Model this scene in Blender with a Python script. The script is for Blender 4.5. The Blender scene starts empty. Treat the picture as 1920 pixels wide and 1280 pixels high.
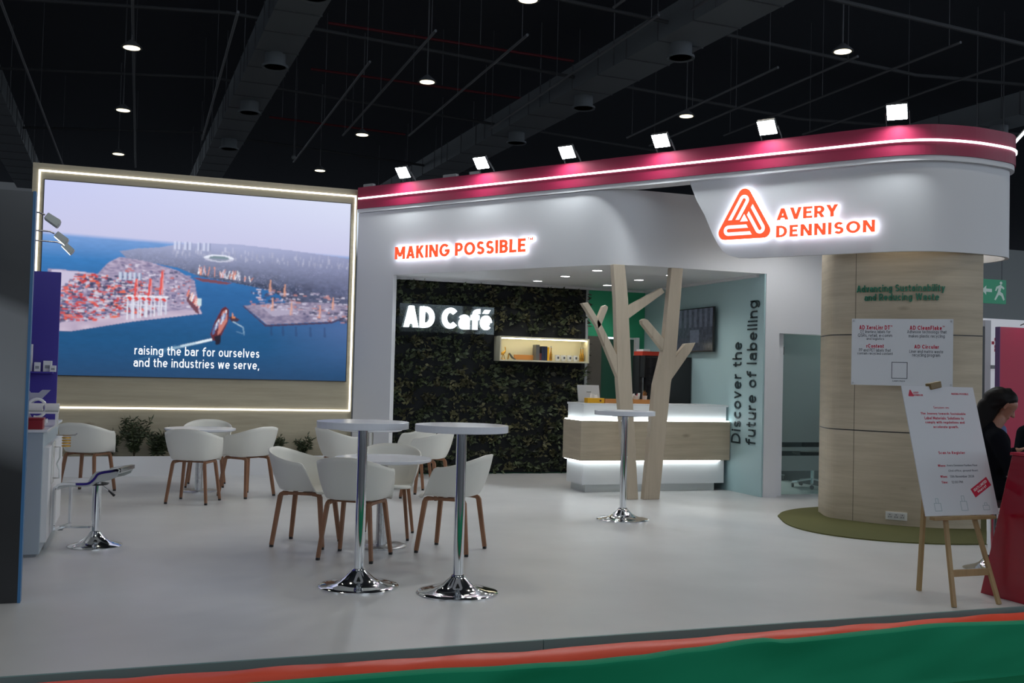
import bpy, bmesh, math, random
import numpy as np
from mathutils import Vector, Matrix, Euler

scene = bpy.context.scene
C = scene.collection
rnd = random.Random(7)
R = math.radians
PI = math.pi

# ------------------------------------------------------------------ camera
cd = bpy.data.cameras.new('camera')
cam = bpy.data.objects.new('camera', cd)
C.objects.link(cam)
cd.sensor_fit = 'HORIZONTAL'
cd.sensor_width = 36.0
cd.lens = 36.0 * 1930.0 / 1920.0
cd.clip_end = 200
_yaw, _pitch, _roll = R(19.877), R(1.822), R(1.423)
_f = Vector((math.sin(_yaw) * math.cos(_pitch), math.cos(_yaw) * math.cos(_pitch), math.sin(_pitch)))
_r0 = Vector((math.cos(_yaw), -math.sin(_yaw), 0))
_u0 = _r0.cross(_f)
_r = math.cos(_roll) * _r0 + math.sin(_roll) * _u0
_u = -math.sin(_roll) * _r0 + math.cos(_roll) * _u0
cam.matrix_world = Matrix(((_r.x, _u.x, -_f.x, 0), (_r.y, _u.y, -_f.y, 0), (_r.z, _u.z, -_f.z, 1.43), (0, 0, 0, 1)))
scene.camera = cam

# ------------------------------------------------------------------ world, exposure
w = bpy.data.worlds.new('hall_air')
scene.world = w
w.use_nodes = True
# the rest of the exhibition hall around the stand: dim air with bright lit stands along the horizon
_nt = w.node_tree
_bg = _nt.nodes['Background']
_tc = _nt.nodes.new('ShaderNodeTexCoord')
_sp = _nt.nodes.new('ShaderNodeSeparateXYZ')
_nt.links.new(_tc.outputs['Generated'], _sp.inputs[0])
_band = _nt.nodes.new('ShaderNodeValToRGB')
_band.color_ramp.elements[0].position = 0.47
_band.color_ramp.elements[0].color = (0, 0, 0, 1)
_band.color_ramp.elements[1].position = 0.52
_band.color_ramp.elements[1].color = (1, 1, 1, 1)
for _p, _c in ((0.68, 1.0), (0.76, 0.12), (1.0, 0.03)):
    _e = _band.color_ramp.elements.new(_p)
    _e.color = (_c, _c, _c, 1)
_half = _nt.nodes.new('ShaderNodeMath'); _half.operation = 'MULTIPLY_ADD'
_half.inputs[1].default_value = 0.5; _half.inputs[2].default_value = 0.5
_nt.links.new(_sp.outputs['Z'], _half.inputs[0])
_nt.links.new(_half.outputs[0], _band.inputs['Fac'])
_mp = _nt.nodes.new('ShaderNodeMapping')
_mp.inputs['Scale'].default_value = (1.0, 1.0, 1.6)
_nz = _nt.nodes.new('ShaderNodeTexNoise')
_nz.inputs['Scale'].default_value = 3.2
_nz.inputs['Detail'].default_value = 1.0
_nt.links.new(_tc.outputs['Generated'], _mp.inputs['Vector'])
_nt.links.new(_mp.outputs['Vector'], _nz.inputs['Vector'])
_blk = _nt.nodes.new('ShaderNodeMapRange')
_blk.inputs['From Min'].default_value = 0.48
_blk.inputs['From Max'].default_value = 0.56
_blk.inputs['To Min'].default_value = 0.0
_blk.inputs['To Max'].default_value = 1.9
_nt.links.new(_nz.outputs['Fac'], _blk.inputs['Value'])
_mul = _nt.nodes.new('ShaderNodeMath'); _mul.operation = 'MULTIPLY'
_nt.links.new(_band.outputs['Color'], _mul.inputs[0])
_nt.links.new(_blk.outputs['Result'], _mul.inputs[1])
_add = _nt.nodes.new('ShaderNodeMath'); _add.operation = 'ADD'
_add.inputs[1].default_value = 0.06
_nt.links.new(_mul.outputs[0], _add.inputs[0])
_bg.inputs[0].default_value = (0.78, 0.88, 1.0, 1)
_nt.links.new(_add.outputs[0], _bg.inputs[1])
vs = scene.view_settings
scene.display_settings.display_device = 'sRGB'
vs.view_transform = 'Standard'
vs.look = 'None'
vs.gamma = 1.0
vs.use_curve_mapping = False
vs.exposure = 0.08
scene.cycles.max_bounces = 7
scene.cycles.diffuse_bounces = 3
scene.cycles.glossy_bounces = 4
scene.cycles.transmission_bounces = 5
scene.cycles.sample_clamp_indirect = 4.0
scene.cycles.caustics_reflective = False
scene.cycles.caustics_refractive = False

# power of every lamp of the place
P_PENDANT = 142.0      # hall pendants, watts each
P_FLOOD = 12.5          # floodlights along the red beam
P_ALCOVE = 15.0         # downlights in the cafe ceiling

# ------------------------------------------------------------------ materials
def srgb(r, g, b):
    def c(x):
        x /= 255.0
        return x / 12.92 if x <= 0.04045 else ((x + 0.055) / 1.055) ** 2.4
    return (c(r), c(g), c(b))

def mat(name, col, rough=0.5, metal=0.0, spec=0.5, emit=None, es=1.0, alpha=1.0):
    m = bpy.data.materials.new(name)
    m.use_nodes = True
    b = m.node_tree.nodes['Principled BSDF']
    b.inputs['Base Color'].default_value = (*col, 1)
    b.inputs['Roughness'].default_value = rough
    b.inputs['Metallic'].default_value = metal
    b.inputs['Specular IOR Level'].default_value = spec
    if emit:
        b.inputs['Emission Color'].default_value = (*emit, 1)
        b.inputs['Emission Strength'].default_value = es
    # faint procedural unevenness of the surface finish
    if not emit:
        nt = m.node_tree
        n = nt.nodes.new('ShaderNodeTexNoise')
        n.inputs['Scale'].default_value = 6.0
        r = nt.nodes.new('ShaderNodeMapRange')
        r.inputs['To Min'].default_value = max(0.0, rough - 0.04)
        r.inputs['To Max'].default_value = min(1.0, rough + 0.04)
        tc = nt.nodes.new('ShaderNodeTexCoord')
        nt.links.new(tc.outputs['Object'], n.inputs['Vector'])
        nt.links.new(n.outputs['Fac'], r.inputs['Value'])
        nt.links.new(r.outputs['Result'], b.inputs['Roughness'])
    return m

def wood(name, c1, c2, stretch=(1.0, 8.0, 22.0), rough=0.5, knots=True):
    m = mat(name, c1, rough)
    nt = m.node_tree
    b = nt.nodes['Principled BSDF']
    tc = nt.nodes.new('ShaderNodeTexCoord')
    mp = nt.nodes.new('ShaderNodeMapping')
    mp.inputs['Scale'].default_value = stretch
    n = nt.nodes.new('ShaderNodeTexNoise')
    n.inputs['Scale'].default_value = 1.0
    n.inputs['Detail'].default_value = 6
    n.inputs['Roughness'].default_value = 0.65
    rp = nt.nodes.new('ShaderNodeValToRGB')
    rp.color_ramp.elements[0].position = 0.3
    rp.color_ramp.elements[0].color = (*c2, 1)
    rp.color_ramp.elements[1].position = 0.68
    rp.color_ramp.elements[1].color = (*c1, 1)
    nt.links.new(tc.outputs['Object'], mp.inputs['Vector'])
    nt.links.new(mp.outputs['Vector'], n.inputs['Vector'])
    nt.links.new(n.outputs['Fac'], rp.inputs['Fac'])
    last = rp.outputs['Color']
    if knots:
        mp2 = nt.nodes.new('ShaderNodeMapping')
        mp2.inputs['Scale'].default_value = (stretch[0] * 1.4, max(stretch[1] * .4, 1.5), stretch[2] * .25)
        v = nt.nodes.new('ShaderNodeTexVoronoi')
        v.inputs['Scale'].default_value = 1.0
        rk = nt.nodes.new('ShaderNodeValToRGB')
        rk.color_ramp.elements[0].position = 0.03
        rk.color_ramp.elements[0].color = (0.35, 0.30, 0.25, 1)
        rk.color_ramp.elements[1].position = 0.13
        rk.color_ramp.elements[1].color = (1, 1, 1, 1)
        mx = nt.nodes.new('ShaderNodeMix')
        mx.data_type = 'RGBA'
        mx.blend_type = 'MULTIPLY'
        mx.inputs['Factor'].default_value = 0.55
        nt.links.new(tc.outputs['Object'], mp2.inputs['Vector'])
        nt.links.new(mp2.outputs['Vector'], v.inputs['Vector'])
        nt.links.new(v.outputs['Distance'], rk.inputs['Fac'])
        nt.links.new(last, mx.inputs['A'])
        nt.links.new(rk.outputs['Color'], mx.inputs['B'])
        last = mx.outputs['Result']
    nt.links.new(last, b.inputs['Base Color'])
    return m

def attr_mat(name, rough=0.6, emit=0.0, layer='col'):
    m = bpy.data.materials.new(name)
    m.use_nodes = True
    nt = m.node_tree
    b = nt.nodes['Principled BSDF']
    a = nt.nodes.new('ShaderNodeVertexColor')
    a.layer_name = layer
    b.inputs['Roughness'].default_value = rough
    if emit:
        b.inputs['Base Color'].default_value = (0.01, 0.01, 0.01, 1)
        b.inputs['Specular IOR Level'].default_value = 0.1
        b.inputs['Emission Strength'].default_value = emit
        nt.links.new(a.outputs['Color'], b.inputs['Emission Color'])
    else:
        nt.links.new(a.outputs['Color'], b.inputs['Base Color'])
    return m

WHITE = mat('white_painted_board', (0.74, 0.74, 0.76), 0.55)
WHITE_GLOSS = mat('white_gloss_laminate', (0.76, 0.78, 0.80), 0.25)
LAMINATE = mat('white_table_laminate', (0.72, 0.74, 0.80), 0.22)
SHELL = mat('white_chair_plastic', (0.76, 0.75, 0.69), 0.42)
WALNUT = wood('walnut_chair_legs', srgb(156, 110, 80), srgb(120, 82, 58), (14, 14, 2.5), 0.45, False)
RUBBER = mat('black_rubber', (0.02, 0.02, 0.02), 0.6)
CHROME = mat('polished_chrome', (0.80, 0.82, 0.84), 0.07, 1.0)
STEEL = mat('brushed_steel', (0.55, 0.55, 0.55), 0.28, 1.0)
OAK = wood('light_oak_laminate', (0.58, 0.495, 0.37), (0.44, 0.37, 0.27), (1.2, 1.2, 16.0), 0.5)
OAK_DARK = wood('screen_wall_oak', (0.44, 0.385, 0.275), (0.34, 0.295, 0.205), (0.9, 1.0, 14.0), 0.5)
BIRCH = wood('birch_tree_board', (0.52, 0.44, 0.335), (0.43, 0.36, 0.27), (9.0, 9.0, 0.9), 0.5)
EASEL = wood('pine_easel', (0.40, 0.27, 0.12), (0.28, 0.18, 0.08), (10, 10, 1.5), 0.5)
CRIMSON = mat('crimson_band', srgb(148, 30, 66), 0.45)
PODIUM = mat('crimson_gloss', srgb(150, 12, 40), 0.15)
LEDW = mat('led_strip_light', (0.8, 0.8, 0.8), 0.4, emit=(1.0, 0.98, 0.90), es=2.6)
LEDC = mat('cool_led_strip', (0.8, 0.8, 0.8), 0.4, emit=(0.92, 0.98, 1.0), es=2.6)
HALO = mat('halo_acrylic', (0.8, 0.8, 0.8), 0.4, emit=(0.74, 0.86, 1.0), es=8.0)
LEDK = mat('counter_led_strip', (0.8, 0.8, 0.8), 0.4, emit=(0.88, 0.98, 1.0), es=10.0)
ORANGE = mat('orange_sign_face', srgb(240, 80, 40), 0.4, emit=srgb(250, 85, 45), es=0.85)
SIGNWHITE = mat('lit_white_letter', (0.9, 0.9, 0.9), 0.4, emit=(0.85, 0.93, 1.0), es=2.2)
STRIPWHITE = mat('lit_white_strip', (0.9, 0.9, 0.9), 0.4, emit=(0.92, 0.96, 1.0), es=0.75)
LENS = mat('floodlight_lens', (0.9, 0.9, 0.9), 0.4, emit=(0.92, 1.0, 1.0), es=40.0)
DOWN = mat('downlight_lens', (0.9, 0.9, 0.9), 0.4, emit=(1.0, 0.98, 0.95), es=14.0)
PEND = mat('pendant_lens', (0.9, 0.9, 0.9), 0.4, emit=(1.0, 0.88, 0.58), es=3.0)
DARKMETAL = mat('dark_ceiling_metal', (0.22, 0.23, 0.25), 0.6)
DUCT = mat('galvanised_duct', (0.36, 0.40, 0.44), 0.6)
CEIL = mat('dark_roof_sheet', (0.095, 0.105, 0.13), 0.85)
PURLIN = mat('dark_purlin_paint', (0.11, 0.115, 0.125), 0.7)
REDLIT_PIPE = mat('red_light_tinted_pipe', srgb(120, 40, 50), 0.5)  # red light falling on the roof pipes, put into their base colour
BLACK = mat('black_plastic', (0.012, 0.012, 0.014), 0.35)
DARKGREY = mat('dark_grey_plastic', (0.06, 0.065, 0.07), 0.4)
GREY = mat('mid_grey_paint', (0.30, 0.32, 0.33), 0.5)
TEAL = mat('pale_teal_wall', srgb(166, 194, 198), 0.45)
GREEN = mat('green_wall_paint', srgb(48, 158, 116), 0.5)
DKGREEN = mat('dark_green_door', srgb(34, 82, 66), 0.5)
NAVYTXT = mat('dark_teal_lettering', srgb(22, 44, 50), 0.5)
REDTXT = mat('crimson_print', srgb(190, 25, 60), 0.5)
GREYTXT = mat('grey_print', srgb(70, 75, 85), 0.5)
GREENTXT = mat('green_raised_lettering', srgb(45, 120, 95), 0.5)
WHITETXT = mat('white_print', (0.85, 0.85, 0.85), 0.5)
SUBTITLE = mat('subtitle_white', (0.05, 0.05, 0.05), 0.5, emit=(0.92, 0.95, 1.0), es=0.95)
PURPLE = mat('purple_panel', srgb(62, 48, 150), 0.4)
BLUE = mat('blue_edge_trim', srgb(48, 104, 150), 0.4)
GRASSMAT = mat('olive_turf', srgb(88, 88, 46), 0.95)
SOIL = mat('dark_soil', (0.02, 0.018, 0.015), 0.9)
GOLD = mat('brass_gold', srgb(210, 160, 70), 0.25, 0.9)
YELLOW = mat('yellow_card', srgb(240, 180, 20), 0.5)
TAN = mat('tan_wood_tray', srgb(200, 135, 70), 0.5)
NAVY = mat('navy_book_cover', srgb(30, 40, 65), 0.5)
MAROON = mat('maroon_book_cover', srgb(95, 40, 40), 0.5)
GREYBOOK = mat('grey_book_cover', srgb(95, 95, 95), 0.5)
CREAM = mat('cream_shelf_board', srgb(208, 202, 176), 0.5)
SKIN = mat('skin', srgb(150, 105, 85), 0.5)
HAIR = mat('black_hair', (0.006, 0.005, 0.005), 0.55, 0.0, 0.15)
CLOTH = mat('black_blazer_cloth', (0.006, 0.007, 0.010), 0.9, 0.0, 0.05)
SHIRT = mat('blue_grey_blouse', srgb(90, 105, 150), 0.7)
REDBOX = mat('dark_red_box', srgb(140, 20, 35), 0.4)
BLUEGREY = mat('blue_grey_counter_side', srgb(166, 178, 186), 0.45)
PORCELAIN = mat('white_porcelain', (0.8, 0.8, 0.78), 0.2)
EDGE = mat('grey_green_platform_edge', srgb(108, 146, 146), 0.5)
ORANGEFILM = mat('orange_red_plastic_film', srgb(250, 92, 66), 0.45, 0.0, 0.35)
GREENCLOTH = mat('green_carpet_cloth', srgb(18, 150, 108), 0.85)
HALLFLOOR = mat('hall_floor_grey', (0.10, 0.10, 0.11), 0.7)
HALLWALL = mat('hall_wall_grey', (0.40, 0.43, 0.43), 0.7)
EXITGREEN = mat('exit_sign_green', srgb(20, 110, 80), 0.4, emit=srgb(20, 110, 80), es=0.45)
EXITWHITE = mat('exit_sign_pictogram', (0.7, 0.8, 0.75), 0.4, emit=(0.6, 0.8, 0.7), es=0.1)
PEACH = mat('peach_panel', srgb(225, 185, 160), 0.5)

def floor_material():
    m = mat('white_vinyl_floor', (0.62, 0.63, 0.64), 0.33)
    nt = m.node_tree
    b = nt.nodes['Principled BSDF']
    b.inputs['Specular IOR Level'].default_value = 0.45
    tc = nt.nodes.new('ShaderNodeTexCoord')
    n = nt.nodes.new('ShaderNodeTexNoise')
    n.inputs['Scale'].default_value = 0.9
    n.inputs['Detail'].default_value = 5
    rp = nt.nodes.new('ShaderNodeValToRGB')
    rp.color_ramp.elements[0].position = 0.3
    rp.color_ramp.elements[0].color = (0.57, 0.575, 0.58, 1)
    rp.color_ramp.elements[1].position = 0.7
    rp.color_ramp.elements[1].color = (0.67, 0.675, 0.68, 1)
    nt.links.new(tc.outputs['Object'], n.inputs['Vector'])
    nt.links.new(n.outputs['Fac'], rp.inputs['Fac'])
    nt.links.new(rp.outputs['Color'], b.inputs['Base Color'])
    return m
FLOOR = floor_material()

def print_material():
    """out of focus black and grey printed board"""
    m = mat('blurred_black_grey_print', (0.1, 0.1, 0.1), 0.35)
    nt = m.node_tree
    b = nt.nodes['Principled BSDF']
    tc = nt.nodes.new('ShaderNodeTexCoord')
    sp = nt.nodes.new('ShaderNodeSeparateXYZ')
    n = nt.nodes.new('ShaderNodeTexNoise')
    n.inputs['Scale'].default_value = 0.8
    ad = nt.nodes.new('ShaderNodeMath')
    ad.operation = 'MULTIPLY_ADD'
    ad.inputs[1].default_value = 0.35
    rp = nt.nodes.new('ShaderNodeValToRGB')
    e = rp.color_ramp.elements
    # height in metres / 2.8
    e[0].position = 0.0; e[0].color = (0.006, 0.006, 0.007, 1)
    e[1].position = 1.0; e[1].color = (0.01, 0.011, 0.013, 1)
    for p, c in ((0.27, 0.006), (0.33, 0.15), (0.42, 0.26), (0.60, 0.20), (0.635, 0.02), (0.70, 0.008), (0.80, 0.03), (0.88, 0.07)):
        k = e.new(p); k.color = (c, c * 1.03, c * 1.06, 1)
    mr = nt.nodes.new('ShaderNodeMath'); mr.operation = 'DIVIDE'; mr.inputs[1].default_value = 2.8
    nt.links.new(tc.outputs['Object'], sp.inputs[0])
    nt.links.new(sp.outputs['X'], ad.inputs[0])
    nt.links.new(sp.outputs['Z'], ad.inputs[2])
    nt.links.new(ad.outputs[0], mr.inputs[0])
    nt.links.new(mr.outputs[0], rp.inputs['Fac'])
    nt.links.new(rp.outputs['Color'], b.inputs['Base Color'])
    return m
PRINT = print_material()

def glass_material(name, tint, rough, diffuse):
    m = bpy.data.materials.new(name)
    m.use_nodes = True
    nt = m.node_tree
    out = nt.nodes['Material Output']
    nt.nodes.remove(nt.nodes['Principled BSDF'])
    tr = nt.nodes.new('ShaderNodeBsdfTransparent')
    tr.inputs[0].default_value = (*tint, 1)
    gl = nt.nodes.new('ShaderNodeBsdfGlossy')
    gl.inputs['Roughness'].default_value = rough
    gl.inputs[0].default_value = (0.8, 0.9, 0.88, 1)
    fr = nt.nodes.new('ShaderNodeFresnel')
    mx = nt.nodes.new('ShaderNodeMixShader')
    nt.links.new(fr.outputs[0], mx.inputs[0])
    nt.links.new(tr.outputs[0], mx.inputs[1])
    nt.links.new(gl.outputs[0], mx.inputs[2])
    last = mx.outputs[0]
    if diffuse:
        df = nt.nodes.new('ShaderNodeBsdfDiffuse')
        df.inputs[0].default_value = (0.42, 0.50, 0.49, 1)
        tl = nt.nodes.new('ShaderNodeBsdfTranslucent')
        tl.inputs[0].default_value = (0.5, 0.6, 0.58, 1)
        m2 = nt.nodes.new('ShaderNodeMixShader'); m2.inputs[0].default_value = 0.5
        nt.links.new(df.outputs[0], m2.inputs[1]); nt.links.new(tl.outputs[0], m2.inputs[2])
        m3 = nt.nodes.new('ShaderNodeMixShader'); m3.inputs[0].default_value = diffuse
        nt.links.new(last, m3.inputs[1]); nt.links.new(m2.outputs[0], m3.inputs[2])
        last = m3.outputs[0]
    nt.links.new(last, out.inputs[0])
    return m
GLASS = glass_material('clear_glass', (0.86, 0.93, 0.91), 0.02, 0.0)
FROST = glass_material('frosted_film', (0.80, 0.88, 0.86), 0.1, 0.72)

# ------------------------------------------------------------------ mesh helpers
class MB:
    """collects vertices and faces; build() links them as ONE mesh object"""
    def __init__(self):
        self.v, self.f, self.s = [], [], []
    def add(self, vs_, fs_, smooth=False):
        o = len(self.v)
        self.v += [tuple(p) for p in vs_]
        for f in fs_:
            self.f.append(tuple(i + o for i in f)); self.s.append(smooth)
        return self
    def box(self, x0, x1, y0, y1, z0, z1, M=None):
        p = [(x, y, z) for z in (z0, z1) for y in (y0, y1) for x in (x0, x1)]
        if M is not None: p = [tuple(M @ Vector(q)) for q in p]
        return self.add(p, [(0, 2, 3, 1), (4, 5, 7, 6), (0, 1, 5, 4), (2, 6, 7, 3), (0, 4, 6, 2), (1, 3, 7, 5)])
    def tube(self, path, r, n=10, caps=True, smooth=True):
        """round tube along a path; r a number or one radius per point"""
        P = [Vector(p) for p in path]
        rr = r if isinstance(r, (list, tuple)) else [r] * len(P)
        vs_, fs_ = [], []
        up = None
        for i, p in enumerate(P):
            t = (P[min(i + 1, len(P) - 1)] - P[max(i - 1, 0)]).normalized()
            if up is None:
                up = Vector((0, 0, 1)) if abs(t.z) < 0.9 else Vector((1, 0, 0))
            a = (up - t * up.dot(t))
            a = a.normalized() if a.length > 1e-5 else t.orthogonal().normalized()
            up = a
            b = t.cross(a)
            for k in range(n):
                th = 2 * PI * k / n
                vs_.append(p + (a * math.cos(th) + b * math.sin(th)) * rr[i])
        for i in range(len(P) - 1):
            for k in range(n):
                k2 = (k + 1) % n
                fs_.append((i * n + k, i * n + k2, (i + 1) * n + k2, (i + 1) * n + k))
        self.add(vs_, fs_, smooth)
        if caps:
            o = len(self.v) - len(vs_)
            q = o + (len(P) - 1) * n
            self.f.append(tuple(o + k for k in reversed(range(n)))); self.s.append(False)
            self.f.append(tuple(q + k for k in range(n))); self.s.append(False)
        return self
    def bar(self, path, w, h, up=(0, 0, 1), taper=None):
        """rectangular bar along a path, w across, h along up"""
        P = [Vector(p) for p in path]
        vs_, fs_ = [], []
        for i, p in enumerate(P):
            t = (P[min(i + 1, len(P) - 1)] - P[max(i - 1, 0)]).normalized()
            u_ = Vector(up)
            s_ = t.cross(u_)
            s_ = s_.normalized() if s_.length > 1e-4 else t.orthogonal().normalized()
            u_ = s_.cross(t).normalized()
            k = taper[i] if taper else 1.0
            for a, b in ((-1, -1), (1, -1), (1, 1), (-1, 1)):
                vs_.append(p + s_ * (a * w * k / 2) + u_ * (b * h * k / 2))
        for i in range(len(P) - 1):
            for k in range(4):
                k2 = (k + 1) % 4
                fs_.append((i * 4 + k, i * 4 + k2, (i + 1) * 4 + k2, (i + 1) * 4 + k))
        e = (len(P) - 1) * 4
        fs_ += [(3, 2, 1, 0), (e, e + 1, e + 2, e + 3)]
        return self.add(vs_, fs_)
    def lathe(self, prof, c=(0, 0, 0), n=40, smooth=True, M=None):
        """revolve (r, z) profile about the vertical axis through c"""
        vs_, fs_ = [], []
        for r, z in prof:
            for k in range(n):
                th = 2 * PI * k / n
                p = Vector((c[0] + r * math.cos(th), c[1] + r * math.sin(th), c[2] + z))
                vs_.append(M @ p if M is not None else p)
        for i in range(len(prof) - 1):
            for k in range(n):
                k2 = (k + 1) % n
                fs_.append((i * n + k, i * n + k2, (i + 1) * n + k2, (i + 1) * n + k))
        self.add(vs_, fs_, smooth)
        o = len(self.v) - len(vs_)
        if prof[0][0] > 1e-4:
            self.f.append(tuple(o + k for k in reversed(range(n)))); self.s.append(False)
        if prof[-1][0] > 1e-4:
            q = o + (len(prof) - 1) * n
            self.f.append(tuple(q + k for k in range(n))); self.s.append(False)
        return self
    def prism(self, poly, t0, t1, fn):
        """extrude a 2-D polygon between t0 and t1; fn(x, y, t) -> point"""
        n = len(poly)
        vs_ = [fn(x, y, t0) for x, y in poly] + [fn(x, y, t1) for x, y in poly]
        fs_ = [tuple(reversed(range(n))), tuple(range(n, 2 * n))]
        fs_ += [(k, (k + 1) % n, n + (k + 1) % n, n + k) for k in range(n)]
        return self.add(vs_, fs_)
    def capsule(self, p1, r1, p2, r2, n=14, m=5, sq=1.0):
        """closed tapered capsule; sq flattens along the second cross axis"""
        p1, p2 = Vector(p1), Vector(p2)
        t = p2 - p1
        t = t.normalized() if t.length > 1e-6 else Vector((0, 0, 1))
        a = t.orthogonal().normalized() if abs(t.z) > .95 else t.cross(Vector((0, 0, 1))).normalized()
        b = t.cross(a)
        rings = []
        for i in range(1, m + 1):
            th = PI / 2 * i / m
            rings.append((p1 - t * r1 * math.cos(th), r1 * math.sin(th)))
        for i in range(m, 0, -1):
            th = PI / 2 * i / m
            rings.append((p2 + t * r2 * math.cos(th), r2 * math.sin(th)))
        vs_, fs_ = [p1 - t * r1], []
        for c, r in rings:
            for k in range(n):
                th = 2 * PI * k / n
                vs_.append(c + a * (r * math.cos(th)) + b * (r * sq * math.sin(th)))
        vs_.append(p2 + t * r2)
        L = len(vs_) - 1
        fs_ += [(0, 1 + (k + 1) % n, 1 + k) for k in range(n)]
        for i in range(len(rings) - 1):
            for k in range(n):
                k2 = (k + 1) % n
                fs_.append((1 + i * n + k, 1 + i * n + k2, 1 + (i + 1) * n + k2, 1 + (i + 1) * n + k))
        q = 1 + (len(rings) - 1) * n
        fs_ += [(q + k, q + (k + 1) % n, L) for k in range(n)]
        return self.add(vs_, fs_, True)
    def ball(self, c, r, n=18, m=12):
        """ellipsoid, r a number or (rx, ry, rz)"""
        r = r if isinstance(r, (tuple, list)) else (r, r, r)
        vs_, fs_ = [(c[0], c[1], c[2] - r[2])], []
        for i in range(1, m):
            ph = -PI / 2 + PI * i / m
            for k in range(n):
                th = 2 * PI * k / n
                vs_.append((c[0] + r[0] * math.cos(ph) * math.cos(th), c[1] + r[1] * math.cos(ph) * math.sin(th), c[2] + r[2] * math.sin(ph)))
        vs_.append((c[0], c[1], c[2] + r[2]))
        L = len(vs_) - 1
        fs_ += [(0, 1 + (k + 1) % n, 1 + k) for k in range(n)]
        for i in range(m - 2):
            for k in range(n):
                k2 = (k + 1) % n
                fs_.append((1 + i * n + k, 1 + i * n + k2, 1 + (i + 1) * n + k2, 1 + (i + 1) * n + k))
        q = 1 + (m - 2) * n
        fs_ += [(q + k, q + (k + 1) % n, L) for k in range(n)]
        return self.add(vs_, fs_, True)
    def grid(self, fn, nu, nv, smooth=True, closed_u=False):
        vs_ = [fn(i / nu, j / nv) for j in range(nv + 1) for i in range(nu + (0 if closed_u else 1))]
        W = nu if closed_u else nu + 1
        fs_ = [(j * W + i, j * W + (i + 1) % W, (j + 1) * W + (i + 1) % W, (j + 1) * W + i) for j in range(nv) for i in range(nu)]
        return self.add(vs_, fs_, smooth)
    def build(self, name, m, parent=None, bevel=0.0, fix=True):
        me = bpy.data.meshes.new(name)
        me.from_pydata([tuple(p) for p in self.v], [], self.f)
        me.polygons.foreach_set('use_smooth', self.s)
        me.materials.append(m)
        if fix:
            bm = bmesh.new(); bm.from_mesh(me)
            bmesh.ops.recalc_face_normals(bm, faces=bm.faces)
            bm.to_mesh(me); bm.free()
        if any(self.s): me.set_sharp_from_angle(angle=R(32))
        o = bpy.data.objects.new(name, me)
        C.objects.link(o)
        if parent is not None: o.parent = parent
        if bevel:
            b = o.modifiers.new('soft_edge', 'BEVEL')
            b.width = bevel; b.segments = 2; b.limit_method = 'ANGLE'
        return o

def tag(o, label, cat, group=None, kind=None):
    o['label'] = label
    o['category'] = cat
    if group: o['group'] = group
    if kind: o['kind'] = kind
    return o

def thing(name, label, cat, loc=(0, 0, 0), rz=0.0, group=None):
    o = bpy.data.objects.new(name, None)
    o.empty_display_size = 0.1
    C.objects.link(o)
    o.location = loc
    o.rotation_euler = (0, 0, rz)
    return tag(o, label, cat, group)

def struct(name, mb, m, bevel=0.0):
    o = mb.build(name, m, None, bevel)
    o['kind'] = 'structure'
    return o

def dup(root, loc, rz, label, group=None):
    def cp(o, parent):
        c = o.copy(); C.objects.link(c)
        if parent is not None: c.parent = parent
        for ch in list(o.children):
            cp(ch, c)
        return c
    c = cp(root, None)
    c.location = loc; c.rotation_euler = (0, 0, rz)
    c['label'] = label
    if group: c['group'] = group
    return c

# ------------------------------------------------------------------ a plain geometric stroke alphabet for all the lettering
def _arc(cx, cy, rx, ry, a0, a1, n=None):
    n = n or max(6, int(abs(a1 - a0) / 12))
    return [(cx + rx * math.cos(R(a0 + (a1 - a0) * i / n)), cy + ry * math.sin(R(a0 + (a1 - a0) * i / n))) for i in range(n + 1)]

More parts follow.
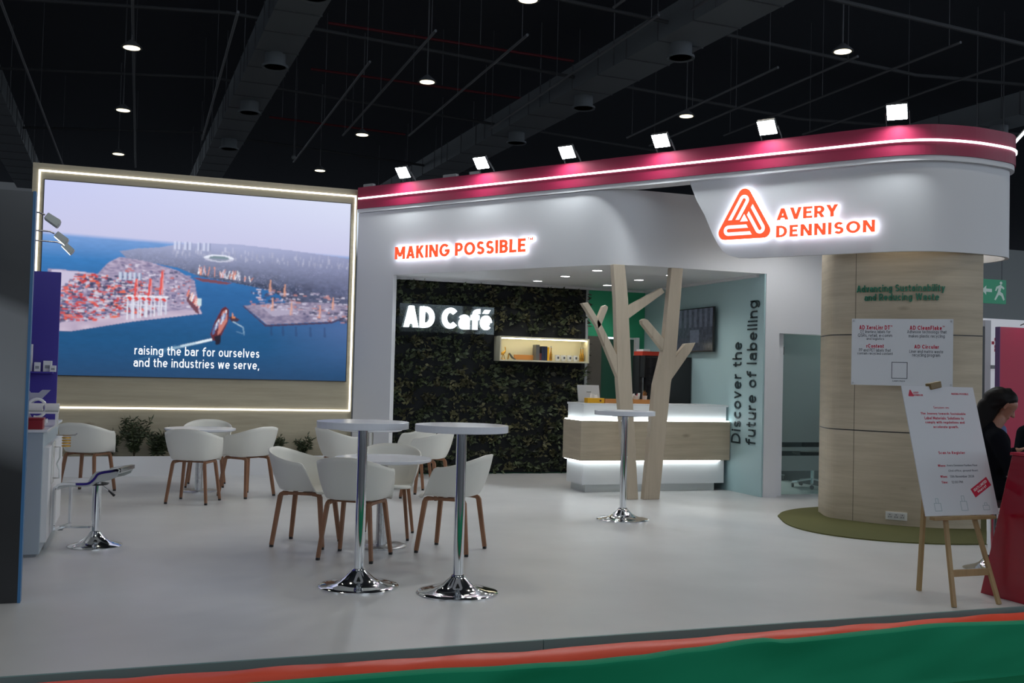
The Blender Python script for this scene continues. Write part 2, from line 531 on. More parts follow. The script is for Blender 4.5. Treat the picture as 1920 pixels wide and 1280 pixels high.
def glyph(c, h):
    """(advance, strokes) of a letter; cap height 1, x height .7, h half the stroke; ('p', points) a ribbon, ('d', x0, y0, x1, y1) a level-cut diagonal"""
    P = lambda *pts: ('p', list(pts))
    S = lambda x, y0=0.0, y1=1.0: ('p', [(x, y0), (x, y1)])
    D = lambda *a: ('d',) + a
    X = .70
    k = h * 1.06
    if c == ' ': return .28, []
    if c == 'A': return .72, [D(k, 0, .36, 1), D(.72 - k, 0, .36, 1), P((.17, .28), (.55, .28))]
    if c == 'B': return .62, [S(h), ('p', [(h, 1 - h), (.33, 1 - h)] + _arc(.33, .76 - h / 2, .26 - h, .24 - h / 2, 90, -90) + [(h, .52)]), ('p', [(h, .52), (.35, .52)] + _arc(.35, .26 + h / 2, .27 - h, .26 - h / 2, 90, -90) + [(h, h)])]
    if c == 'C': return .78, [('p', _arc(.42, .5, .42 - h, .5 - h, 42, 318))]
    if c == 'D': return .72, [S(h), ('p', [(h, 1 - h), (.28, 1 - h)] + _arc(.28, .5, .44 - h, .5 - h, 90, -90) + [(h, h)])]
    if c == 'E': return .56, [P((.54, 1 - h), (h, 1 - h), (h, h), (.54, h)), P((h, .51), (.49, .51))]
    if c == 'F': return .54, [P((.53, 1 - h), (h, 1 - h), (h, 0)), P((h, .48), (.47, .48))]
    if c == 'G': return .82, [('p', _arc(.42, .5, .42 - h, .5 - h, 42, 352)), P((.45, .46), (.82 - h, .46), (.82 - h, .30))]
    if c == 'H': return .70, [S(h), S(.70 - h), P((h, .5), (.70 - h, .5))]
    if c == 'I': return 2 * h, [S(h)]
    if c == 'J': return .50, [('p', [(.5 - h, 1), (.5 - h, .28)] + _arc(.25, .28, .25 - h, .28 - h, 0, -160))]
    if c == 'K': return .66, [S(h), D(h + .02, .36, .62 - k, 1), D(.27, .55, .66 - k, 0)]
    if c == 'L': return .52, [P((h, 1), (h, h), (.52, h))]
    if c == 'M': return .86, [S(h), S(.86 - h), D(k, 1, .43, .20), D(.86 - k, 1, .43, .20)]
    if c == 'N': return .72, [S(h), S(.72 - h), D(k, 1, .72 - k, 0)]
    if c == 'O': return .86, [('p', _arc(.43, .5, .43 - h, .5 - h, 0, 360))]
    if c == 'P': return .60, [S(h), ('p', [(h, 1 - h), (.32, 1 - h)] + _arc(.32, .71 - h / 2, .28 - h, .29 - h / 2, 90, -90) + [(h, .42)])]
    if c == 'Q': return .86, [('p', _arc(.43, .5, .43 - h, .5 - h, 0, 360)), D(.56, .26, .78, -.02)]
    if c == 'R': return .62, [S(h), ('p', [(h, 1 - h), (.32, 1 - h)] + _arc(.32, .72 - h / 2, .28 - h, .28 - h / 2, 90, -90) + [(h, .44)]), D(.31, .44, .62 - k, 0)]
    if c == 'S':
        r = (.5 - h) / 2
        return .60, [('p', _arc(.30, .5 + r, .28 - h, r, 25, 270) + _arc(.30, .5 - r, .30 - h, r, 90, -155)[1:])]
    if c == 'T': return .60, [P((0, 1 - h), (.60, 1 - h)), S(.30)]
    if c == 'U': return .68, [('p', [(h, 1), (h, .34)] + _arc(.34, .34, .34 - h, .34 - h, 180, 360) + [(.68 - h, 1)])]
    if c == 'V': return .70, [D(k, 1, .35, 0), D(.70 - k, 1, .35, 0)]
    if c == 'W': return 1.0, [D(k, 1, .27, 0), D(.5, 1, .27, 0), D(.5, 1, .73, 0), D(1 - k, 1, .73, 0)]
    if c == 'X': return .66, [D(k, 1, .66 - k, 0), D(.66 - k, 1, k, 0)]
    if c == 'Y': return .68, [D(k, 1, .34, .40), D(.68 - k, 1, .34, .40), S(.34, 0, .44)]
    if c == 'Z': return .60, [P((.02, 1 - h), (.58, 1 - h)), P((0, h), (.60, h)), D(.56 - h, 1 - h, .04 + h, h)]
    bowl = ('p', _arc(.29, .35, .29 - h, .35 - h, 0, 360))
    if c == 'a': return .54, [('p', _arc(.27, .46, .27 - h, .24 - h, 160, 0) + [(.54 - h, 0)]), ('p', [(.54 - h, .42), (.23, .42)] + _arc(.23, .21 + h / 2, .23 - h, .21 - h / 2, 90, 270) + [(.34, h), (.54 - h, .17)])]
    if c == 'b': return .58, [S(h), bowl]
    if c == 'c': return .54, [('p', _arc(.29, .35, .29 - h, .35 - h, 48, 312))]
    if c == 'd': return .58, [S(.58 - h), bowl]
    if c in 'eé': return .58, [('p', _arc(.29, .35, .29 - h, .35 - h, 0, 318)), P((h, .35), (.58 - h, .35))] + ([D(.25, .79, .36, .97)] if c == 'é' else [])
    if c == 'f': return .42, [('p', [(.46, 1 - h), (.41, 1 - h)] + _arc(.41, .76, .31 - h, .24 - h, 90, 180) + [(.10 + h, 0)]), P((0, X - h), (.42, X - h))]
    if c == 'g': return .58, [bowl, ('p', [(.58 - h, X), (.58 - h, .04)] + _arc(.29, .02, .29 - h, .26 - h, 0, -150))]
    if c == 'h': return .54, [S(h), ('p', _arc(.27, .40, .27 - h, .30 - h, 180, 0) + [(.54 - h, 0)])]
    if c == 'i': return 2 * h, [S(h, 0, X), S(h, .82, .82 + 2 * h)]
    if c == 'j': return .22, [('p', [(.22 - h, X), (.22 - h, -.08)] + _arc(.06, -.08, .16 - h, .14 - h, 0, -100)), S(.22 - h, .82, .82 + 2 * h)]
    if c == 'k': return .54, [S(h), D(h + .02, .22, .50 - k, X), D(.22, .40, .54 - k, 0)]
    if c == 'l': return 2 * h, [S(h)]
    if c == 'm': return .86, [S(h, 0, X), ('p', _arc(.235, .43, .235 - h, .27 - h, 180, 0) + [(.47 - h, 0)]), ('p', _arc(.64 - h, .43, .22, .27 - h, 180, 0) + [(.86 - h, 0)])]
    if c == 'n': return .54, [S(h, 0, X), ('p', _arc(.27, .40, .27 - h, .30 - h, 180, 0) + [(.54 - h, 0)])]
    if c == 'o': return .58, [bowl]
    if c == 'p': return .58, [S(h, -.24, X), bowl]
    if c == 'q': return .58, [S(.58 - h, -.24, X), bowl]
    if c == 'r': return .34, [S(h, 0, X), ('p', _arc(.30, .40, .30 - h, .30 - h, 180, 82))]
    if c == 's':
        r = (.35 - h) / 2
        return .46, [('p', _arc(.23, .35 + r, .215 - h, r, 25, 270) + _arc(.23, .35 - r, .23 - h, r, 90, -155)[1:])]
    if c == 't': return .36, [('p', [(.15, .90), (.15, .18)] + _arc(.29, .18, .14, .18 - h, 180, 270) + [(.35, h)]), P((0, X - h), (.35, X - h))]
    if c == 'u': return .54, [S(.54 - h, 0, X), ('p', [(h, X), (h, .30)] + _arc(.27, .30, .27 - h, .30 - h, 180, 360))]
    if c == 'v': return .54, [D(k, X, .27, 0), D(.54 - k, X, .27, 0)]
    if c == 'w': return .80, [D(k, X, .22, 0), D(.40, X, .22, 0), D(.40, X, .58, 0), D(.80 - k, X, .58, 0)]
    if c == 'x': return .52, [D(k, X, .52 - k, 0), D(.52 - k, X, k, 0)]
    if c == 'y': return .54, [D(k, X, .28, .02), D(.54 - k, X, .17, -.24)]
    if c == 'z': return .48, [P((.02, X - h), (.46, X - h)), P((0, h), (.48, h)), D(.44 - h, X - h, .04 + h, h)]
    if c == '0': return .64, [('p', _arc(.32, .5, .32 - h, .5 - h, 0, 360))]
    if c == '1': return .34, [S(.34 - h), D(.02 + h, .78, .30 - h, .97)]
    if c == '2': return .56, [('p', _arc(.28, .70, .28 - h, .30 - h, 165, -40) + [(.06, h), (.56, h)])]
    if c == '3': return .56, [('p', _arc(.27, .75, .25 - h, .25 - h, 150, -90) + _arc(.27, .26, .28 - h, .26 - h, 90, -150)[1:])]
    if c == '4': return .62, [S(.44), P((0, .24), (.62, .24)), D(.40, 1, .06, .26)]
    if c == ',': return .16, [D(.10, .13, .05, -.13)]
    if c == '.': return 2 * h, [S(h, 0, 2 * h)]
    if c == ':': return 2 * h, [S(h, 0, 2 * h), S(h, .50, .50 + 2 * h)]
    if c == '!': return 2 * h, [S(h, 0, 2 * h), S(h, .3, 1)]
    if c == '-': return .32, [P((0, .36), (.32, .36))]
    if c == '(': return .24, [('p', _arc(.34, .42, .34 - h, .62, 130, 230))]
    if c == ')': return .24, [('p', _arc(-.10, .42, .34 - h, .62, 50, -50))]
    if c == '™': return .56, [P((0, 1 - .03), (.22, 1 - .03)), S(.11, .66, 1), S(.29, .66, 1), S(.52, .66, 1), D(.30, 1, .405, .74), D(.51, 1, .405, .74)]
    return .4, []

_txt = {}
def text_mesh(body, weight, spacing):
    """flat polygons (as lists of 2-D points) of one line of text"""
    key = (body, weight, spacing)
    if key in _txt: return _txt[key]
    h = weight / 2
    x = 0.0; quads = []
    for c in body:
        adv, st = glyph(c, h)
        hh = .028 if c == '™' else h
        for s in st:
            if s[0] == 'd':
                _, x0, y0, x1, y1 = s
                kk = hh * math.hypot(x1 - x0, y1 - y0) / abs(y1 - y0)
                quads.append([(x + x0 - kk, y0), (x + x0 + kk, y0), (x + x1 + kk, y1), (x + x1 - kk, y1)])
            else:
                P = [Vector(p) for p in s[1]]
                closed = (P[0] - P[-1]).length < 1e-6 and len(P) > 4
                L_, R_ = [], []
                n = len(P)
                for i in range(n):
                    if closed: a, b = P[(i - 1) % (n - 1)], P[(i + 1) % (n - 1)] if i < n - 1 else P[1]
                    else: a, b = P[max(i - 1, 0)], P[min(i + 1, n - 1)]
                    t0 = (P[i] - a) if (P[i] - a).length > 1e-9 else (b - P[i])
                    t1 = (b - P[i]) if (b - P[i]).length > 1e-9 else t0
                    t0, t1 = t0.normalized(), t1.normalized()
                    n0, n1 = Vector((-t0.y, t0.x)), Vector((-t1.y, t1.x))
                    m_ = n0 + n1
                    m_ = m_.normalized() if m_.length > 1e-6 else n0
                    q = hh / max(m_.dot(n0), .45)
                    L_.append(P[i] + m_ * q); R_.append(P[i] - m_ * q)
                for i in range(n - 1):
                    quads.append([(x + R_[i].x, R_[i].y), (x + R_[i + 1].x, R_[i + 1].y), (x + L_[i + 1].x, L_[i + 1].y), (x + L_[i].x, L_[i].y)])
        x += adv + (spacing if c != ' ' else spacing * .5)
    _txt[key] = quads
    return quads

def lettering(name, body, m, parent, fn, x0, y0, width, height=None, depth=0.01, bold=0.12, spacing=0.13, centre=False, grow=0.0):
    """one line of raised letters whose box starts at (x0, y0) on a surface; fn(x, y, d) -> point. grow swells every stroke, for a glowing back"""
    base = text_mesh(body, bold, spacing)
    xs = [p[0] for q in base for p in q]; ys = [p[1] for q in base for p in q]
    sx = width / (max(xs) - min(xs))
    sy = (height / (max(ys) - min(ys))) if height else sx
    lx, ly = min(xs), min(ys)
    quads = base
    mb = MB()
    for q in quads:
        pts = [((p[0] - lx) * sx + x0 - (width / 2 if centre else 0), (p[1] - ly) * sy + y0) for p in q]
        if grow:
            c_ = (sum(p[0] for p in pts) / 4, sum(p[1] for p in pts) / 4)
            out = []
            for i in range(4):
                a, b, c = Vector(pts[i - 1]), Vector(pts[i]), Vector(pts[(i + 1) % 4])
                e0, e1 = (b - a), (c - b)
                e0 = e0.normalized() if e0.length > 1e-9 else Vector((1, 0)); e1 = e1.normalized() if e1.length > 1e-9 else e0
                cr = e0.x * e1.y - e0.y * e1.x
                n0, n1 = Vector((e0.y, -e0.x)), Vector((e1.y, -e1.x))
                sgn = 1
                area = sum(pts[j][0] * pts[(j + 1) % 4][1] - pts[(j + 1) % 4][0] * pts[j][1] for j in range(4))
                if area < 0: sgn = -1
                m_ = (n0 + n1); m_ = m_.normalized() if m_.length > 1e-6 else n0
                out.append(b + m_ * (sgn * grow / max(m_.dot(n0), .5)))
            pts = [(p.x, p.y) for p in out]
        area = sum(pts[j][0] * pts[(j + 1) % 4][1] - pts[(j + 1) % 4][0] * pts[j][1] for j in range(4))
        if area < 0: pts = pts[::-1]
        mb.prism(pts, 0.0, depth, fn)
    return mb.build(name, m, parent)

def flat(origin, right, up=(0, 0, 1)):
    """surface frame: fn(x, y, d) with d out of the surface"""
    o, r_, u_ = Vector(origin), Vector(right).normalized(), Vector(up).normalized()
    n_ = r_.cross(u_)
    return lambda x, y, d: o + r_ * x + u_ * y + n_ * d

def light(name, kind, loc, power, col, parent=None, rot=None, **kw):
    l = bpy.data.lights.new(name, kind)
    l.energy = power
    l.color = col
    for k, v_ in kw.items(): setattr(l, k, v_)
    o = bpy.data.objects.new(name, l)
    C.objects.link(o)
    o.location = loc
    if rot is not None: o.rotation_euler = rot
    if parent is not None: o.parent = parent
    return o

def aim(d):
    """rotation that points a lamp's -Z along d"""
    return Vector(d).to_track_quat('-Z', 'Y').to_euler()

def crom(pts, k=8):
    """smooth curve through 2-D points"""
    P = [Vector((*p, 0)) for p in pts]
    P = [2 * P[0] - P[1]] + P + [2 * P[-1] - P[-2]]
    out = []
    for i in range(1, len(P) - 2):
        for j in range(k):
            t = j / k
            a, b, c, d = P[i - 1], P[i], P[i + 1], P[i + 2]
            q = 0.5 * ((2 * b) + (-a + c) * t + (2 * a - 5 * b + 4 * c - d) * t * t + (-a + 3 * b - 3 * c + d) * t ** 3)
            out.append((q.x, q.y))
    out.append((P[-2].x, P[-2].y))
    return out

class Plan:
    """a wall line seen from above, measured by arc length; off > 0 is towards the visitor (right-hand side)"""
    def __init__(self, pts):
        self.p = [Vector((x, y)) for x, y in pts]
        self.s = [0.0]
        for a, b in zip(self.p, self.p[1:]): self.s.append(self.s[-1] + (b - a).length)
        self.L = self.s[-1]
        self.n = []
        for i in range(len(self.p)):
            t = (self.p[min(i + 1, len(self.p) - 1)] - self.p[max(i - 1, 0)]).normalized()
            self.n.append(Vector((t.y, -t.x)))
    def at(self, s, z, off=0.0):
        i = 0
        if s <= 0: i = 0
        elif s >= self.L: i = len(self.p) - 2
        else:
            lo, hi = 0, len(self.s) - 1
            while hi - lo > 1:
                m_ = (lo + hi) // 2
                if self.s[m_] <= s: lo = m_
                else: hi = m_
            i = lo
        t = (s - self.s[i]) / max(self.s[i + 1] - self.s[i], 1e-9)
        q = self.p[i] + (self.p[i + 1] - self.p[i]) * t
        n_ = self.n[i].lerp(self.n[i + 1], min(max(t, 0), 1)).normalized()
        return Vector((q.x - (-n_.x) * off * 1.0, q.y + n_.y * off, z))
    def sweep(self, mb, s0, s1, o0, o1, z0, z1, step=0.08):
        """solid strip along the line between offsets o0..o1 and heights z0..z1"""
        S = [s0] + [s for s in self.s if s0 + 1e-4 < s < s1 - 1e-4] + [s1]
        vs_, fs_ = [], []
        for s in S:
            for o_, z_ in ((o0, z0), (o1, z0), (o1, z1), (o0, z1)):
                vs_.append(self.at(s, z_, o_))
        for i in range(len(S) - 1):
            for k in range(4):
                k2 = (k + 1) % 4
                fs_.append((i * 4 + k, (i + 1) * 4 + k, (i + 1) * 4 + k2, i * 4 + k2))
        e = (len(S) - 1) * 4
        fs_ += [(0, 1, 2, 3), (e + 3, e + 2, e + 1, e)]
        return mb.add(vs_, fs_)
    def surface(self, s_start):
        return lambda x, y, d: self.at(s_start + x, y, d)

# ================================================================== SETTING
BEAM = [(2.807, 14.28), (3.945, 12.636), (5.083, 10.992), (6.221, 9.348), (6.72, 8.63)] + \
    crom([(6.72, 8.63), (6.88, 8.405), (7.05, 8.215), (7.30, 8.055), (7.66, 7.985), (8.0, 8.0), (8.28, 8.06), (8.47, 8.22), (8.56, 8.45), (8.54, 8.75), (8.35, 9.10), (7.9, 9.75), (7.3, 10.62)], 6)[1:]
beam = Plan(BEAM)
_d = Vector((0.569, -0.822))
def on_left(s, off=0.0):
    return (2.807 + _d.x * s - 0.822 * -off * -1, 14.28 + _d.y * s - 0.569 * off)
WALLP = [(2.83, 14.30)] + [(2.83 + _d.x * s, 14.30 + _d.y * s) for s in (0.66, 1.5, 2.4, 3.55)] + \
    crom([(2.83 + _d.x * 3.55, 14.30 + _d.y * 3.55), (4.97, 11.21), (5.11, 11.05), (5.28, 10.93), (5.50, 10.865), (5.75, 10.85), (6.0, 10.85)], 6)[1:] + [(7.24, 10.85), (7.44, 10.85), (8.36, 10.85), (9.95, 10.85)]
wall = Plan(WALLP)
def s_at_u(pl, u):
    for i in range(len(pl.p) - 1):
        if pl.p[i].x <= u <= pl.p[i + 1].x:
            return pl.s[i] + (u - pl.p[i].x) / (pl.p[i + 1].x - pl.p[i].x) * (pl.s[i + 1] - pl.s[i])

# platform floor with a grey-green edge, hall floor below
m = MB(); m.box(-3.2, 10.5, 5.215, 16.2, -0.12, 0.0)
struct('floor', m, FLOOR)
m = MB(); m.box(-3.2, 2.10, 5.195, 5.215, -0.12, 0.002); m.box(2.104, 10.5, 5.195, 5.215, -0.12, 0.002)
struct('trim_1', m, EDGE)
m = MB(); m.box(-40, 60, -12, 60, -0.18, -0.122)
struct('floor_hall', m, HALLFLOOR)

# oak wall that carries the video screen
m = MB(); m.box(-1.36, 2.83, 14.40, 14.55, 0.0, 3.985)
struct('wall_left', m, OAK_DARK)
# white front wall: two full-height pieces, a header over the opening, a header over the glass door
m = MB()
s1, s2 = s_at_u(wall, 3.222), s_at_u(wall, 7.24)
wall.sweep(m, 0.0, s1, -0.07, 0.0, 0.0, 3.635)
wall.sweep(m, s1, s2, -0.12, 0.0, 2.745, 3.635)
wall.sweep(m, s2, s_at_u(wall, 7.44), -0.12, 0.0, 0.0, 3.635)
wall.sweep(m, s_at_u(wall, 7.44), s_at_u(wall, 8.36), -0.12, 0.0, 2.02, 3.635)
wall.sweep(m, s_at_u(wall, 8.36), wall.L, -0.12, 0.0, 0.0, 3.635)
m.box(7.44, 7.585, 10.97, 11.02, 0, 2.02)
struct('wall_front', m, WHITE)
# alcove: back wall with doorway, teal side wall, ceiling, cornice
m = MB()
m.box(3.2, 6.27, 14.05, 14.15, 0, 2.76); m.box(6.27, 7.12, 14.05, 14.15, 2.03, 2.76); m.box(7.12, 7.24, 14.05, 14.15, 0, 2.76)
struct('wall_back', m, GREEN)
m = MB(); m.box(7.22, 7.30, 10.86, 14.15, 0, 2.745)
struct('wall_right', m, TEAL)
m = MB(); m.box(3.24, 3.28, 13.86, 14.15, 0, 2.745)
struct('wall_alcove', m, WHITE)
poly = [tuple(wall.at(s, 0, -0.11)[:2]) for s in [s1 * 0.9] + [s for s in wall.s if s1 < s < s2] + [s2]] + [(7.26, 14.12), (3.16, 14.12)]
m = MB(); m.prism(poly, 2.747, 2.80, lambda x, y, t: Vector((x, y, t)))
struct('ceiling', m, WHITE)
m = MB(); m.box(3.22, 6.20, 13.96, 14.05, 2.712, 2.747); m.box(6.20, 7.22, 14.01, 14.05, 2.715, 2.747); m.box(7.18, 7.22, 10.98, 14.05, 2.715, 2.747)
struct('trim_2', m, WHITE)
m = MB()
m.box(6.27, 6.50, 14.03, 14.07, 0, 2.03); 
struct('trim_3', m, mat('brown_door_lining', srgb(88, 84, 78), 0.5))
# dark green door leaf, white frame
t = thing('door_1', 'dark green door in the green cafe back wall', 'door', (6.85, 14.10, 0))
MB().box(-0.33, 0.24, -0.01, 0.03, 0.0, 2.0).build('door_leaf', DKGREEN, t)
MB().box(0.215, 0.27, -0.09, 0.0, 0.0, 2.03).build('door_frame', WHITE, t)
MB().box(0.14, 0.17, -0.06, -0.03, 0.98, 1.12).build('door_handle', STEEL, t)
t['kind'] = 'structure'

# glass meeting room behind the white wall
m = MB(); m.box(7.3, 10.0, 14.9, 15.0, 0, 3.05); m.box(9.9, 10.0, 10.97, 15.0, 0, 3.05)
struct('wall_room', m, mat('pale_grey_room_wall', (0.45, 0.50, 0.50), 0.6))
m = MB(); m.box(7.3, 9.9, 10.97, 14.9, 3.0, 3.05)
struct('ceiling_room', m, WHITE)
t = thing('window_1', 'frosted glass door panel with clear bands beside the white wall', 'glass door', (7.59, 11.05, 0))
t['kind'] = 'structure'
m = MB(); m.box(0, 0.80, -0.005, 0.005, 0.005, 2.02); m.build('pane', GLASS, t)
m = MB()
for z0, z1 in ((0.66, 2.02), (0.55, 0.60), (0.30, 0.49)):
    m.box(0.0, 0.80, -0.0075, -0.006, z0, z1)
m.build('frosted_film', FROST, t)
m = MB(); m.box(0.005, 0.04, -0.03, 0.02, 1.76, 1.86); m.build('hinge', BLACK, t)
m = MB(); m.tube([(0.735, -0.05, 0.78), (0.735, -0.05, 1.23)], 0.014, 10); m.tube([(0.735, -0.05, 0.85), (0.735, 0, 0.85)], 0.008, 8); m.tube([(0.735, -0.05, 1.16), (0.735, 0, 1.16)], 0.008, 8)
m.build('door_handle', STEEL, t)

# ------------------------------------------------------------------ red beam with its light line and the white fascia
t = thing('canopy_beam', 'long crimson canopy beam with white light line and rounded end over the stand', 'canopy', (2.807, 14.28, 0))
t.location = (0, 0, 0)
m = MB(); beam.sweep(m, 0.0, beam.L, -0.26, 0.0, 3.692, 3.994)
m.build('band', CRIMSON, t)
m = MB(); beam.sweep(m, 0.02, beam.L - 0.02, 0.0, 0.014, 3.826, 3.847)
m.build('light_line', LEDC, t)
m = MB(); beam.sweep(m, 0.0, beam.L, -0.24, -0.012, 3.640, 3.692)
m.build('lip', WHITE, t)

fs = [(5.07, 3.64), (5.10, 3.56), (5.16, 3.42), (5.26, 3.25), (5.36, 3.03), (5.42, 2.92), (5.48, 2.84), (5.56, 2.785), (5.66, 2.755), (5.80, 2.745)]
m = MB()
fs_full = fs + [(s, 2.745) for s in [6.2, 6.6] + [q for q in beam.s if 6.7 < q < beam.L - .9]]
rows = 10
for o_ in (-0.055, -0.095):
    pts, fc = [], []
    for s, zb in fs_full:
        for j in range(rows + 1):
            pts.append(beam.at(s, zb + (3.64 - zb) * j / rows, o_))
    for i in range(len(fs_full) - 1):
        for j in range(rows):
            a = i * (rows + 1) + j
            fc.append((a, a + rows + 1, a + rows + 2, a + 1))
    m.add(pts, fc, True)
N = len(fs_full) * (rows + 1)
rim = [(i * (rows + 1)) for i in range(len(fs_full))]
for a, b in zip(rim, rim[1:]):
    m.f.append((a, b, b + N, a + N)); m.s.append(False)
fa = m.build('fascia', WHITE, None)
fa = tag(fa, 'white curved fascia hanging below the crimson beam, carrying the triangle logo', 'fascia')
# the round end is closed above by a soffit with two small lamps over the column
m = MB()
poly = [tuple(beam.at(s, 0, -0.10)[:2]) for s in [5.9] + [q for q in beam.s if q > 6.7]]
m.prism(poly, 3.30, 3.34, lambda x, y, tt: Vector((x, y, tt)))
tag(m.build('canopy_soffit', WHITE), 'white soffit board inside the rounded canopy end above the oak column', 'soffit')
for k, (x, y) in enumerate(((7.085, 8.425), (7.42, 8.165))):
    q = thing('column_downlight', ('small downlight washing the left side of the oak column', 'small downlight washing the right side of the oak column')[k], 'lamp', (x, y, 3.28), 0, 'downlights above the column')
    MB().lathe([(0.0, 0), (0.035, 0), (0.04, 0.02), (0.0, 0.02)], n=20).build('lens', DOWN, q)
    light('column_lamp', 'SPOT', (0, 0, -0.02), 7.0, (1, 0.86, 0.62), q, (0, 0, 0), spot_size=R(80), spot_blend=0.8, shadow_soft_size=0.03)

for k, (x, y) in enumerate(((6.75, 9.85), (7.35, 10.05), (8.28, 8.70))):
    q = thing('canopy_downlight', ('wide downlight inside the canopy behind the logo fascia, nearer the fascia', 'wide downlight inside the canopy between the column and the white wall', 'wide downlight inside the rounded canopy end right of the column')[k], 'lamp', (x, y, 3.30), 0, 'downlights inside the canopy')
    MB().lathe([(0.0, -.015), (0.07, -.015), (0.08, 0.0), (0.0, 0.0)], n=20).build('lens', DOWN, q)
    light('canopy_lamp', 'SPOT', (0, 0, -0.03), (21.0, 21.0, 7.0)[k], (.94, .97, 1.0), q, (0, 0, 0), spot_size=R(165), spot_blend=0.5, shadow_soft_size=0.08)

# ------------------------------------------------------------------ floodlights on the beam
def flood_proto():
    t = thing('floodlight', '', 'floodlight', (0, 0, 0), 0, 'floodlights along the beam')
    # local: x along the beam, -y to the visitor
    M = Matrix.Translation((0, -0.11, 0.06)) @ Matrix.Rotation(R(40), 4, 'X')
    # head: lens faces local -y tilted down
    MB().box(-0.10, 0.10, -0.012, 0.025, -0.085, 0.085, M).build('housing', DARKGREY, t, 0.004)
    MB().box(-0.092, 0.092, -0.017, -0.012, -0.078, 0.078, M).build('lens', LENS, t)
    b = MB(); b.bar([(-0.11, 0.05, -0.10), (-0.11, 0.0, -0.02), (-0.11, -0.10, 0.06)], 0.005, 0.025); b.bar([(0.11, 0.05, -0.10), (0.11, 0.0, -0.02), (0.11, -0.10, 0.06)], 0.005, 0.025); b.bar([(-0.11, 0.05, -0.10), (0.11, 0.05, -0.10)], 0.03, 0.006)
    b.build('bracket', DARKGREY, t)
    light('flood_lamp', 'AREA', (0, -0.145, 0.04), P_FLOOD, (0.90, 0.97, 1.0), t, aim((0, -0.62, -0.78)), shape='RECTANGLE', size=0.18, size_y=0.15)
    return t
FL = [((0.92), 'leftmost floodlight on the crimson beam, nearest the video wall'), (2.24, 'second floodlight from the left along the crimson beam'), (3.53, 'third floodlight from the left on the crimson beam, above the opening'),
      (4.78, 'floodlight on the crimson beam left of the dark gap under it'), (6.03, 'floodlight on the crimson beam straight above the logo lettering'), (7.34, 'rightmost floodlight on the crimson beam, square on at its rounded end')]
fl0 = flood_proto()
for k, (s, lab) in enumerate(FL):
    p = beam.at(s, 4.05, -0.02); q = beam.at(s + 0.02, 4.05, -0.02)
    a = math.atan2(q.y - p.y, q.x - p.x)
    if k == 0:
        fl0.location = p; fl0.rotation_euler = (0, 0, a); fl0['label'] = lab
    else: dup(fl0, p, a, lab)
for k, (s, L_, lab) in enumerate(((0.16, 0.18, 'small grey driver box at the far left end of the beam top'), (1.62, 0.22, 'long grey driver box on the beam left of the second floodlight'), (2.02, 0.14, 'short grey driver box close beside the second floodlight'))):
    p = beam.at(s, 3.994, -0.06); q = beam.at(s + 0.05, 3.994, -0.06)
    o = MB().box(-L_ / 2, L_ / 2, -0.03, 0.03, 0, 0.045).build('driver_box', GREY, None, 0.004)
    o.location = p; o.rotation_euler = (0, 0, math.atan2(q.y - p.y, q.x - p.x))
    tag(o, lab, 'driver box', 'driver boxes on the beam')

# ------------------------------------------------------------------ lettering on the beam and the walls
def halo_word(parent, name, body, fn, x0, y0, width, height, bold, spacing=0.13):
    """orange letter faces standing off the wall on glowing acrylic backs"""
    lettering('halo', body, HALO, parent, lambda x, y, d: fn(x, y, 0.030 + d), x0, y0, width, height, 0.006, bold, spacing, grow=-0.001)
    lettering(name, body, ORANGE, parent, lambda x, y, d: fn(x, y, 0.037 + d), x0, y0, width, height, 0.012, bold, spacing)

t = thing('brand_sign', 'halo lit orange triangle logo with two line lettering on the white fascia', 'sign', (0, 0, 0))
fnF = beam.surface(0.0)
fnF2 = lambda x, y, d: fnF(x, y, d - 0.055)
halo_word(t, 'lettering_upper', 'AVERY', fnF2, 6.112, 3.128, 0.648, 0.122, 0.20, 0.09)
halo_word(t, 'lettering_lower', 'DENNISON', fnF2, 6.108, 2.945, 1.026, 0.122, 0.20, 0.16)
